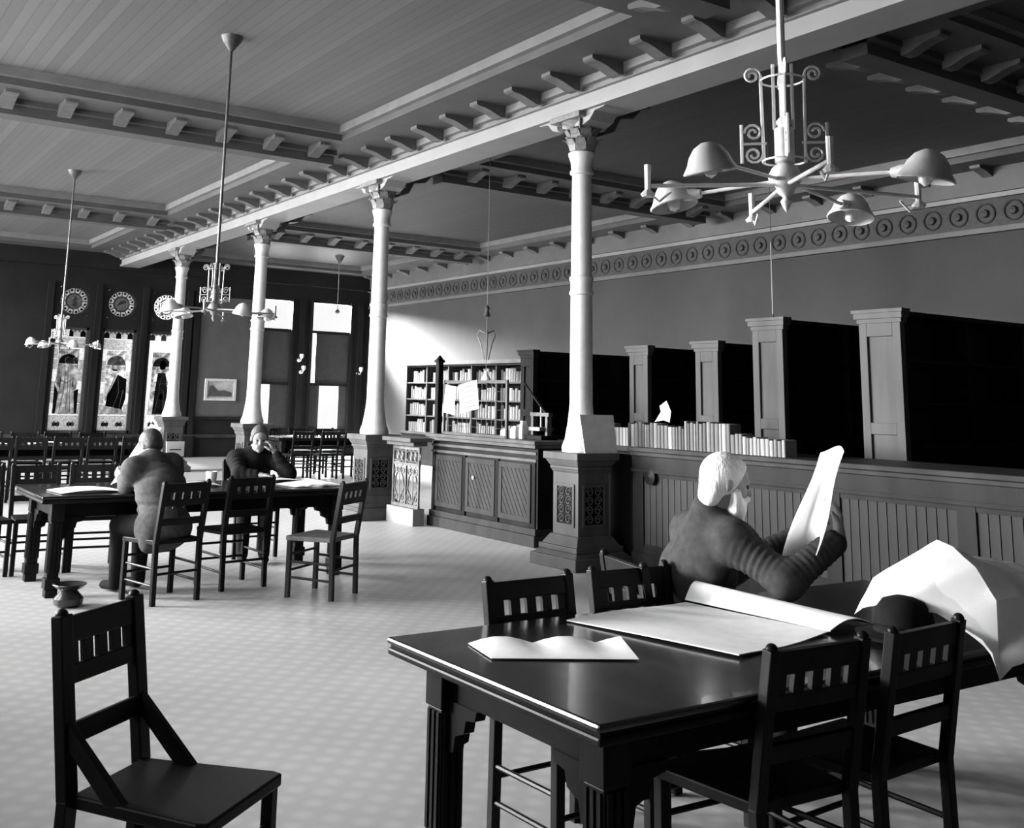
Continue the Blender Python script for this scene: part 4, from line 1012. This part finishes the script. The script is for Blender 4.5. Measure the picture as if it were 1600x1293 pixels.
# ================================================================== PEOPLE: smooth bodies from blended limbs
class SDF:
    def __init__(s, k=.03): s.p = []; s.k = k; s.cuts = []
    def cap(s, a, b, r1, r2, wr=0.0, fq=0.0, ph=0.0): s.p.append(('c', np.array(a, float), np.array(b, float), r1, r2, wr, fq, ph)); return s
    def chain(s, pts, rs, wr=0.0, fq=0.0):
        for i in range(len(pts) - 1): s.cap(pts[i], pts[i + 1], rs[i], rs[i + 1], wr, fq, i * 1.3)
        return s
    def ell(s, c, r, ax=None):
        A = np.eye(3) if ax is None else np.array([np.array(v, float) / np.linalg.norm(v) for v in ax]); s.p.append(('e', np.array(c, float), np.array(r, float), A)); return s
    def cut(s, pt, n): n = np.array(n, float); s.cuts.append((np.array(pt, float), n / np.linalg.norm(n))); return s
    def bounds(s):
        lo = np.full(3, 1e9); hi = -lo
        for q in s.p:
            if q[0] == 'c': l = np.minimum(q[1], q[2]) - max(q[3], q[4]) - abs(q[5]); h = np.maximum(q[1], q[2]) + max(q[3], q[4]) + abs(q[5])
            else: m = q[2].max(); l = q[1] - m; h = q[1] + m
            lo = np.minimum(lo, l); hi = np.maximum(hi, h)
        return lo, hi
    def mesh(s, h):
        lo, hi = s.bounds(); lo = lo - 3 * h; hi = hi + 3 * h
        n = np.ceil((hi - lo) / h).astype(int) + 1
        V = np.full(n, 9.0)
        ax = [lo[i] + h * np.arange(n[i]) for i in range(3)]
        mg = s.k + 2.5 * h + .01
        for q in s.p:
            if q[0] == 'c': l = np.minimum(q[1], q[2]) - max(q[3], q[4]) - mg; u_ = np.maximum(q[1], q[2]) + max(q[3], q[4]) + mg
            else: m = q[2].max(); l = q[1] - m - mg; u_ = q[1] + m + mg
            i0 = np.clip(np.floor((l - lo) / h).astype(int), 0, n - 1); i1 = np.clip(np.ceil((u_ - lo) / h).astype(int) + 1, 1, n)
            sl_ = tuple(slice(a, b) for a, b in zip(i0, i1))
            P = np.stack(np.meshgrid(ax[0][sl_[0]], ax[1][sl_[1]], ax[2][sl_[2]], indexing='ij'), -1)
            if q[0] == 'c':
                a, b, r1, r2, wr, fq, ph = q[1:]
                d = b - a; L = d @ d
                t_ = np.clip(((P - a) @ d) / max(L, 1e-9), 0, 1)
                r = r1 + (r2 - r1) * t_
                if wr:
                    w_ = (P - a) @ np.array([.6, -.5, .62]); r = r + wr * np.sin(fq * t_ * math.sqrt(L) + ph + 30 * w_) * np.sin(PI * np.clip(t_, .05, .95))
                D = np.linalg.norm(P - a - t_[..., None] * d, axis=-1) - r
            else:
                c, R_, A = q[1:]
                U = (P - c) @ A.T; k0 = np.linalg.norm(U / R_, axis=-1); k1 = np.linalg.norm(U / (R_ * R_), axis=-1)
                D = k0 * (k0 - 1) / np.maximum(k1, 1e-9)
            O = V[sl_]; k = s.k
            hh = np.clip(.5 + .5 * (O - D) / k, 0, 1)
            V[sl_] = np.where(O > 5, D, O * (1 - hh) + D * hh - k * hh * (1 - hh))
        if s.cuts:
            P = np.stack(np.meshgrid(*ax, indexing='ij'), -1)
            for pt, nn in s.cuts: V = np.maximum(V, (P - pt) @ nn)
        return nets(V, lo, h)
def nets(V, lo, h):
    ins = V < 0; n = np.array(V.shape) - 1
    cs_ = [(i, j, k) for i in (0, 1) for j in (0, 1) for k in (0, 1)]
    sh = lambda A, c: A[c[0]:c[0] + n[0], c[1]:c[1] + n[1], c[2]:c[2] + n[2]]
    cnt_ = sum(sh(ins, c).astype(int) for c in cs_); act = (cnt_ > 0) & (cnt_ < 8)
    idx = np.argwhere(act); vals = {c: sh(V, c)[act] for c in cs_}
    acc = np.zeros((len(idx), 3)); num = np.zeros(len(idx))
    for a in cs_:
        for b in cs_:
            if sum(b) - sum(a) == 1 and all(y >= x for x, y in zip(a, b)):
                va, vb = vals[a], vals[b]; m = (va < 0) != (vb < 0); t_ = np.where(m, va / np.where(m, va - vb, 1), 0)
                p = np.array(a)[None] + t_[:, None] * (np.array(b) - np.array(a))[None]
                acc += np.where(m[:, None], p, 0); num += m
    verts = lo + h * (idx + acc / num[:, None])
    mp_ = -np.ones(n, int); mp_[act] = np.arange(len(idx)); faces = []
    for axs in range(3):
        o1, o2 = (axs + 1) % 3, (axs + 2) % 3
        A = [slice(None)] * 3; B = [slice(None)] * 3; A[axs] = slice(0, -1); B[axs] = slice(1, None)
        ch = ins[tuple(A)] != ins[tuple(B)]; e = np.argwhere(ch)
        e = e[(e[:, o1] > 0) & (e[:, o2] > 0) & (e[:, o1] < n[o1]) & (e[:, o2] < n[o2])]
        def cell(d1, d2): q = e.copy(); q[:, o1] += d1; q[:, o2] += d2; return mp_[q[:, 0], q[:, 1], q[:, 2]]
        f = np.stack([cell(-1, -1), cell(0, -1), cell(0, 0), cell(-1, 0)], 1)
        st = ins[e[:, 0], e[:, 1], e[:, 2]]
        f[~st] = f[~st][:, ::-1]
        faces.append(f)
    return verts, np.concatenate(faces)
def sdf_obj(name, parts, m, parent):
    """parts: list of (SDF, cell) meshed into ONE object, parent-local"""
    vv = []; ff = []; o = 0
    for s, h in parts:
        v, f = s.mesh(h); vv.append(v); ff.append(f + o); o += len(v)
    v = np.concatenate(vv) - np.array(parent.location); f = np.concatenate(ff)
    me = bpy.data.meshes.new(name); me.from_pydata(v.tolist(), [], f.tolist()); me.update(); me.materials.append(m)
    me.polygons.foreach_set('use_smooth', [True] * len(me.polygons))
    ob = bpy.data.objects.new(name, me); COL.objects.link(ob); ob.parent = parent
    return ob
def V3(*a): return np.array(a, float)
def unit(v): v = np.array(v, float); return v / np.linalg.norm(v)
def hand_sdf(wrist, fdir, pn, curl, spread=.5, side=1):
    """palm from wrist along fdir, palm normal pn, thumb on +side of cross(fdir, pn)"""
    fdir = unit(fdir); pn = unit(np.array(pn) - fdir * np.dot(pn, fdir)); sd = np.cross(fdir, pn) * side
    s = SDF(.010)
    s.cap(wrist - fdir * .02, wrist + fdir * .02, .024, .026)
    for q in (-.026, -.009, .009, .026): s.cap(wrist + fdir * .015 + sd * q * .7, wrist + fdir * .08 + sd * q, .016, .012)
    for q, L in ((.028, .85), (.010, 1.0), (-.010, .94), (-.028, .74)):
        p = wrist + fdir * .082 + sd * q; a = 0.0; d = fdir
        for j, ln in enumerate((.040, .026, .020)):
            a += curl * (.7, 1.0, .8)[j]; d = fdir * math.cos(a) + pn * math.sin(a); p2 = p + d * ln * L; s.cap(p, p2, .0095 - j * .0008, .0088 - j * .0008); p = p2
    p = wrist + fdir * .025 + sd * .022; d1 = unit(fdir * .6 + sd * .7 + pn * .35); p2 = p + d1 * .042; s.cap(p, p2, .014, .011)
    d2 = unit(fdir * .85 + sd * .25 + pn * .45); p3 = p2 + d2 * .03; s.cap(p2, p3, .0105, .0095); s.cap(p3, p3 + unit(d2 + pn * .3) * .024, .0095, .008)
    return s

def head_sdf(c, f, u_, s=None, scale=1.0):
    """skull, jaw, nose, brow, ears about head centre c; f face direction, u_ up"""
    f = unit(f); u_ = unit(np.array(u_) - f * np.dot(u_, f)); l = np.cross(u_, f); S = scale
    s = s or SDF(.018)
    s.ell(c + u_ * .028 * S - f * .012 * S, V3(.098, .076, .092) * S, (f, l, u_))
    s.ell(c - u_ * .045 * S + f * .030 * S, V3(.062, .056, .075) * S, (f, l, u_))
    s.cap(c + f * .080 * S + u_ * .020 * S, c + f * .106 * S - u_ * .018 * S, .010 * S, .014 * S)          # nose
    for q in (-1, 1):
        s.cap(c + f * .076 * S + u_ * .030 * S + l * q * .012 * S, c + f * .066 * S + u_ * .030 * S + l * q * .045 * S, .012 * S, .010 * S)   # brow
        s.cap(c + f * .068 * S - u_ * .012 * S + l * q * .035 * S, c + f * .06 * S - u_ * .02 * S + l * q * .042 * S, .014 * S, .012 * S)  # cheek
        s.ell(c - f * .012 * S - u_ * .004 * S + l * q * .080 * S, V3(.016, .009, .028) * S, (f, l, u_))   # ear
    s.cap(c + f * .078 * S - u_ * .055 * S - l * .018 * S, c + f * .078 * S - u_ * .055 * S + l * .018 * S, .010 * S, .010 * S)            # lips
    s.cap(c + f * .070 * S - u_ * .095 * S, c + f * .066 * S - u_ * .1 * S, .020 * S, .018 * S)          # chin
    return s
def eyes(c, f, u_, parent, S=1.0):
    f = unit(f); u_ = unit(np.array(u_) - f * np.dot(u_, f)); l = np.cross(u_, f)
    for q in (-1, 1):
        e = c + f * .079 * S + u_ * .008 * S + l * q * .031 * S - np.array(parent.location)
        MB().lathe([(0, -.011), (.008, -.008), (.011, 0), (.008, .008), (0, .011)], 10, tuple(e), tuple(f), cap=False).build('eye', M_SHOE, parent, smooth=True)

# ---- the white-haired man reading in the foreground
om = tag(empty('person', (3.40, 3.42, 0)), 'white-haired bearded person in a dark coat holding up a newspaper', 'person')
fO = unit((math.cos(-.28), math.sin(-.28), 0)); lO = V3(-fO[1], fO[0], 0); Zu = V3(0, 0, 1)
hip = V3(3.40, 3.42, .54); chest = V3(3.42, 3.32, .84); sh_c = V3(3.42, 3.25, 1.00); head = V3(3.45, 3.19, 1.215)
fH = unit((math.cos(-.52), math.sin(-.52), 0)); hf = unit(fH - Zu * .22); hu = unit(Zu + fH * .22)
rs_, ls_ = sh_c - lO * .18 - Zu * .01, sh_c + lO * .18 - Zu * .01
re_, rw_ = V3(3.42, 2.86, .865), V3(3.628, 2.762, 1.03)
le_, lw_ = V3(3.70, 3.40, .82), V3(3.91, 3.20, .97)
kn_r, kn_l = hip + fO * .42 - lO * .09 - Zu * .03, hip + fO * .42 + lO * .11 - Zu * .03
an_r, an_l = kn_r + fO * .02 - Zu * .42, kn_l - fO * .05 - Zu * .42
def limbs(s, g, arms=True, legs=True):
    if arms:
        s.chain([rs_, re_, rw_], [.055 + g, .044 + g, .030 + g]); s.chain([ls_, le_, lw_], [.055 + g, .044 + g, .030 + g])
    if legs:
        for a, b, q in ((kn_r, an_r, -.09), (kn_l, an_l, .1)): s.chain([hip + lO * q, a, b], [.085 + g, .062 + g, .042 + g]); s.cap(b - Zu * .03, b + fO * .16 - Zu * .05, .04 + g * .3, .032 + g * .3)
body = SDF(.03); limbs(body, 0)
body.ell(hip + Zu * .02, V3(.12, .17, .12), (fO, lO, Zu)); body.cap(hip, chest, .12, .125); body.cap(chest, sh_c - Zu * .03, .125, .10); body.cap(rs_, ls_, .055, .055)
body.cap(sh_c + Zu * .02, head - hu * .04 - hf * .02, .062, .056)
hd = head_sdf(head, hf, hu); hd.cap(sh_c + Zu * .04, head - hu * .05 - hf * .025, .058, .054)
hr = hand_sdf(rw_, (.04, .04, .35), (-.84, .55, 0), .42, side=1); hl = hand_sdf(lw_, (.12, -.25, .3), (.3, -.6, .1), .5, side=1)
sdf_obj('body', [(body, .014), (hd, .006), (hr, .004), (hl, .004)], M_SKIN, om)
eyes(head, hf, hu, om)
coat = SDF(.045); coat.ell(hip + Zu * .03 - fO * .01, V3(.15, .19, .15), (fO, lO, Zu)); coat.cap(hip, chest, .15, .155); coat.cap(chest - fO * .02, sh_c - Zu * .05 - fO * .02, .155, .12); coat.cap(rs_, ls_, .078, .078); coat.cap(rs_, sh_c + Zu * .05, .075, .075); coat.cap(ls_, sh_c + Zu * .05, .075, .075)
coat.ell(sh_c - fO * .05 - Zu * .10, V3(.10, .17, .15), (fO, lO, Zu))
coat.chain([rs_, re_, rw_ - unit(rw_ - re_) * .03], [.080, .066, .052], .0028, 210); coat.chain([ls_, le_, lw_ - unit(lw_ - le_) * .03], [.080, .066, .052], .0028, 210)
coat.cap(sh_c + Zu * .035 - fO * .015, sh_c + Zu * .11 - fO * .01, .082, .072)
sdf_obj('coat', [(coat, .007)], M_COAT, om)
coll = SDF(.02); coll.cap(sh_c + Zu * .115 + fO * .005, sh_c + Zu * .13 + fO * .01, .063, .061); sdf_obj('shirt_collar', [(coll, .007)], M_LINEN, om)
tr = SDF(.03); limbs(tr, .014, False, True); sdf_obj('trousers', [(tr, .014)], M_COAT_D, om)
hair = SDF(.02); hair.ell(head + hu * .032 - hf * .016, V3(.106, .086, .100), (hf, np.cross(hu, hf), hu)); hair.ell(head - hf * .055 - hu * .02, V3(.055, .078, .065), (hf, np.cross(hu, hf), hu))
hair.ell(head - hf * .062 - hu * .066, V3(.046, .068, .05), (hf, np.cross(hu, hf), hu))
hair.cut(head + hf * .045 + hu * .045, hf * 1.0 - hu * .45)
sdf_obj('hair', [(hair, .006)], M_HAIR_W, om)
beard = SDF(.025); beard.ell(head + hf * .055 - hu * .085, V3(.048, .062, .060), (hf, np.cross(hu, hf), hu)); beard.ell(head + hf * .065 - hu * .145, V3(.036, .046, .065), (hf, np.cross(hu, hf), hu))
for q in (-1, 1): beard.cap(head + hf * .03 - hu * .03 + np.cross(hu, hf) * q * .062, head + hf * .05 - hu * .09 + np.cross(hu, hf) * q * .045, .022, .03)
beard.cap(head + hf * .096 - hu * .040 - np.cross(hu, hf) * .028, head + hf * .096 - hu * .040 + np.cross(hu, hf) * .028, .011, .011)
sdf_obj('beard', [(beard, .006)], M_HAIR_W, om)
# the newspaper he holds
NB, NT, FT, FB = V3(3.484, 2.762, .975), V3(3.575, 2.68, 1.377), V3(3.92, 3.07, 1.362), V3(3.745, 3.16, .885)
g = []
for i in range(9):
    v = i / 8; row = []
    for j in range(9):
        q = j / 8; p = NB * (1 - q) * (1 - v) + FB * q * (1 - v) + FT * q * v + NT * (1 - q) * v
        p = p + fO * (.02 * math.sin(PI * q) + .010 * math.sin(6 * v + 3 * q)) + Zu * (.02 * math.sin(4 * q) * v)
        row.append(tuple(p))
    g.append(row)
paper('held_newspaper', g, 'newspaper held up in both hands by the white-haired person', m=M_NEWS)

# ---- the stooping man with his back to us at the far table
m1 = tag(empty('person', (2.60, 8.12, 0)), 'person in a light coat stooping over the far table, back turned, dark hair', 'person')
f1 = unit((-.32, .95, 0)); l1 = V3(-f1[1], f1[0], 0)
hip = V3(2.60, 8.13, .54); chest = V3(2.57, 8.22, .80); sh_c = V3(2.53, 8.33, .97); head = V3(2.55, 8.46, 1.12)
rs_, ls_ = sh_c - l1 * .19, sh_c + l1 * .16 - Zu * .02
re_, rw_ = V3(2.80, 8.50, .80), V3(2.66, 8.70, .83); le_, lw_ = V3(2.42, 8.54, .80), V3(2.43, 8.76, .85)
hf = unit(f1 - Zu * .55); hu = unit(Zu + f1 * .55)
def legs_of(s, hip, f, l, g, shin=0.0):
    for q in (-.1, .1):
        k_ = hip + f * .42 + l * q - Zu * .03; a_ = k_ + f * shin - Zu * .42; s.chain([hip + l * q * .9, k_, a_], [.085 + g, .062 + g, .042 + g]); s.cap(a_ - Zu * .03, a_ + f * .16 - Zu * .045, .036 + g * .3, .030 + g * .3)
b = SDF(.03); legs_of(b, hip, f1, l1, 0); b.ell(hip, V3(.12, .17, .12), (f1, l1, Zu)); b.cap(hip, chest, .12, .125); b.cap(chest, sh_c, .125, .10); b.cap(rs_, ls_, .055, .055); b.cap(sh_c, head - hu * .05, .06, .055)
b.chain([rs_, re_, rw_], [.055, .044, .03]); b.chain([ls_, le_, lw_], [.055, .044, .03])
hd = head_sdf(head, hf, hu); hd.cap(sh_c + Zu * .02, head - hu * .05 - hf * .02, .056, .054)
sdf_obj('body', [(b, .018), (hd, .009), (hand_sdf(lw_, f1 + Zu * .5, -l1, .6), .006), (hand_sdf(rw_, unit(l1 + f1), -Zu, .3), .006)], M_SKIN, m1)
eyes(head, hf, hu, m1)
c = SDF(.05); c.ell(hip - Zu * .02, V3(.19, .23, .17), (f1, l1, Zu)); c.cap(hip, chest, .175, .17, .010, 70); c.cap(chest, sh_c - Zu * .03, .17, .135, .008, 80); c.cap(rs_, ls_, .08, .08); c.cap(rs_, sh_c + Zu * .04, .07, .07); c.cap(ls_, sh_c + Zu * .04, .07, .07); c.cap(hip + l1 * .1, hip + l1 * .16 - Zu * .12 - f1 * .05, .11, .07)
c.chain([rs_, re_, rw_ - unit(rw_ - re_) * .03], [.085, .068, .05], .007, 80); c.chain([ls_, le_, lw_ - unit(lw_ - le_) * .03], [.085, .068, .05], .007, 80); c.cap(sh_c + Zu * .02, sh_c + Zu * .04 + f1 * .02, .078, .07)
sdf_obj('coat', [(c, .014)], M_COAT_L, m1)
cs_m = SDF(.012); cs_m.chain([sh_c + Zu * .045 - f1 * .125, chest - f1 * .172 + Zu * .02, hip - f1 * .178 + Zu * .08, hip - f1 * .19 - Zu * .06], [.006, .006, .006, .006]); sdf_obj('back_seam', [(cs_m, .006)], M_COAT_D, m1)
for q in (-1, 1): MB().lathe([(0, 0), (.014, .003), (.012, .010), (0, .012)], 10, tuple(hip - f1 * .170 + Zu * .14 + l1 * q * .05 - np.array(m1.location)), tuple(-f1), cap=False).build('button', M_SHOE, m1, smooth=True)
ck = SDF(.02); ck.cap(sh_c + Zu * .035 + f1 * .01, sh_c + Zu * .055 + f1 * .025, .086, .072); sdf_obj('coat_collar', [(ck, .008)], M_COAT, m1)
c = SDF(.02); c.cap(sh_c + Zu * .055 + f1 * .03, sh_c + Zu * .07 + f1 * .04, .062, .06); sdf_obj('shirt_collar', [(c, .008)], M_LINEN, m1)
t_ = SDF(.03); legs_of(t_, hip, f1, l1, .014); sdf_obj('trousers', [(t_, .016)], M_COAT_D, m1)
hr_ = SDF(.02); hr_.ell(head + hu * .03 - hf * .016, V3(.107, .086, .102), (hf, np.cross(hu, hf), hu)); hr_.ell(head - hf * .05 - hu * .02, V3(.055, .075, .06), (hf, np.cross(hu, hf), hu)); hr_.cut(head + hf * .04 + hu * .04, hf - hu * .4)
sdf_obj('hair', [(hr_, .008)], M_HAIR_D, m1)
A, B, C_, D = V3(2.36, 8.83, .79), V3(2.60, 9.28, .79), V3(2.83, 9.10, 1.24), V3(2.62, 8.72, 1.285)
g = [[tuple(A * (1 - q) * (1 - v) + B * q * (1 - v) + C_ * q * v + D * (1 - q) * v + f1 * .02 * math.sin(PI * q)) for q in (0, .25, .5, .75, 1)] for v in (0, .25, .5, .75, 1)]
paper('held_newspaper', g, 'slanting newspaper held by the stooping person at the far table', m=M_NEWS)

# ---- the man facing us with his chin on his hand
m2 = tag(empty('person', (4.0, 9.9, 0)), 'person in a black coat facing the camera, chin resting on one hand', 'person')
f2 = unit((-.28, -.96, 0)); l2 = V3(-f2[1], f2[0], 0)
hip = V3(4.02, 9.92, .54); chest = V3(3.99, 9.82, .80); sh_c = V3(3.97, 9.75, .94); head = V3(3.97, 9.66, 1.115)
rs_, ls_ = sh_c - l2 * .18 - Zu * .02, sh_c + l2 * .18 - Zu * .02
# l2 is his left, on the picture's right
re_, rw_ = V3(3.72, 9.50, .80), V3(3.86, 9.36, .80); le_, lw_ = V3(4.20, 9.44, .80), V3(4.08, 9.52, .99)
hf = unit(f2 - Zu * .25); hu = unit(Zu + f2 * .25)
b = SDF(.03); legs_of(b, hip, f2, l2, 0, .06); b.ell(hip, V3(.12, .17, .12), (f2, l2, Zu)); b.cap(hip, chest, .12, .125); b.cap(chest, sh_c, .125, .10); b.cap(rs_, ls_, .055, .055); b.cap(sh_c, head - hu * .05, .06, .055)
b.chain([rs_, re_, rw_], [.055, .044, .03]); b.chain([ls_, le_, lw_], [.055, .044, .03])
hd = head_sdf(head, hf, hu); hd.cap(sh_c + Zu * .02, head - hu * .05 - hf * .02, .056, .054)
sdf_obj('body', [(b, .018), (hd, .008), (hand_sdf(lw_, unit((-.35, .25, .9)), unit((-.5, .6, 0)), .5), .006), (hand_sdf(rw_, unit((.6, -.5, 0)), -Zu, .3), .006)], M_SKIN, m2)
eyes(head, hf, hu, m2)
c = SDF(.05); c.ell(hip, V3(.15, .19, .15), (f2, l2, Zu)); c.cap(hip, chest, .15, .155); c.cap(chest, sh_c - Zu * .03, .155, .125); c.cap(rs_, ls_, .078, .078); c.cap(rs_, sh_c + Zu * .04, .07, .07); c.cap(ls_, sh_c + Zu * .04, .07, .07)
c.chain([rs_, re_, rw_ - unit(rw_ - re_) * .03], [.08, .065, .048], .006, 80); c.chain([ls_, le_, lw_ - unit(lw_ - le_) * .03], [.08, .065, .048], .006, 80)
sdf_obj('coat', [(c, .014)], M_COAT_D, m2)
c = SDF(.02); c.cap(sh_c + Zu * .06 + f2 * .01, sh_c + Zu * .075 + f2 * .015, .062, .06); sdf_obj('shirt_collar', [(c, .008)], M_LINEN, m2)
t_ = SDF(.03); legs_of(t_, hip, f2, l2, .014, .06); sdf_obj('trousers', [(t_, .016)], M_COAT_D, m2)
hr_ = SDF(.02); hr_.ell(head + hu * .034 - hf * .018, V3(.106, .085, .100), (hf, np.cross(hu, hf), hu)); hr_.cut(head + hf * .05 + hu * .05, hf * .9 - hu * .4)
sdf_obj('hair', [(hr_, .008)], mat('grey_hair', .05, .7, .3, 40, bump=.3), m2)
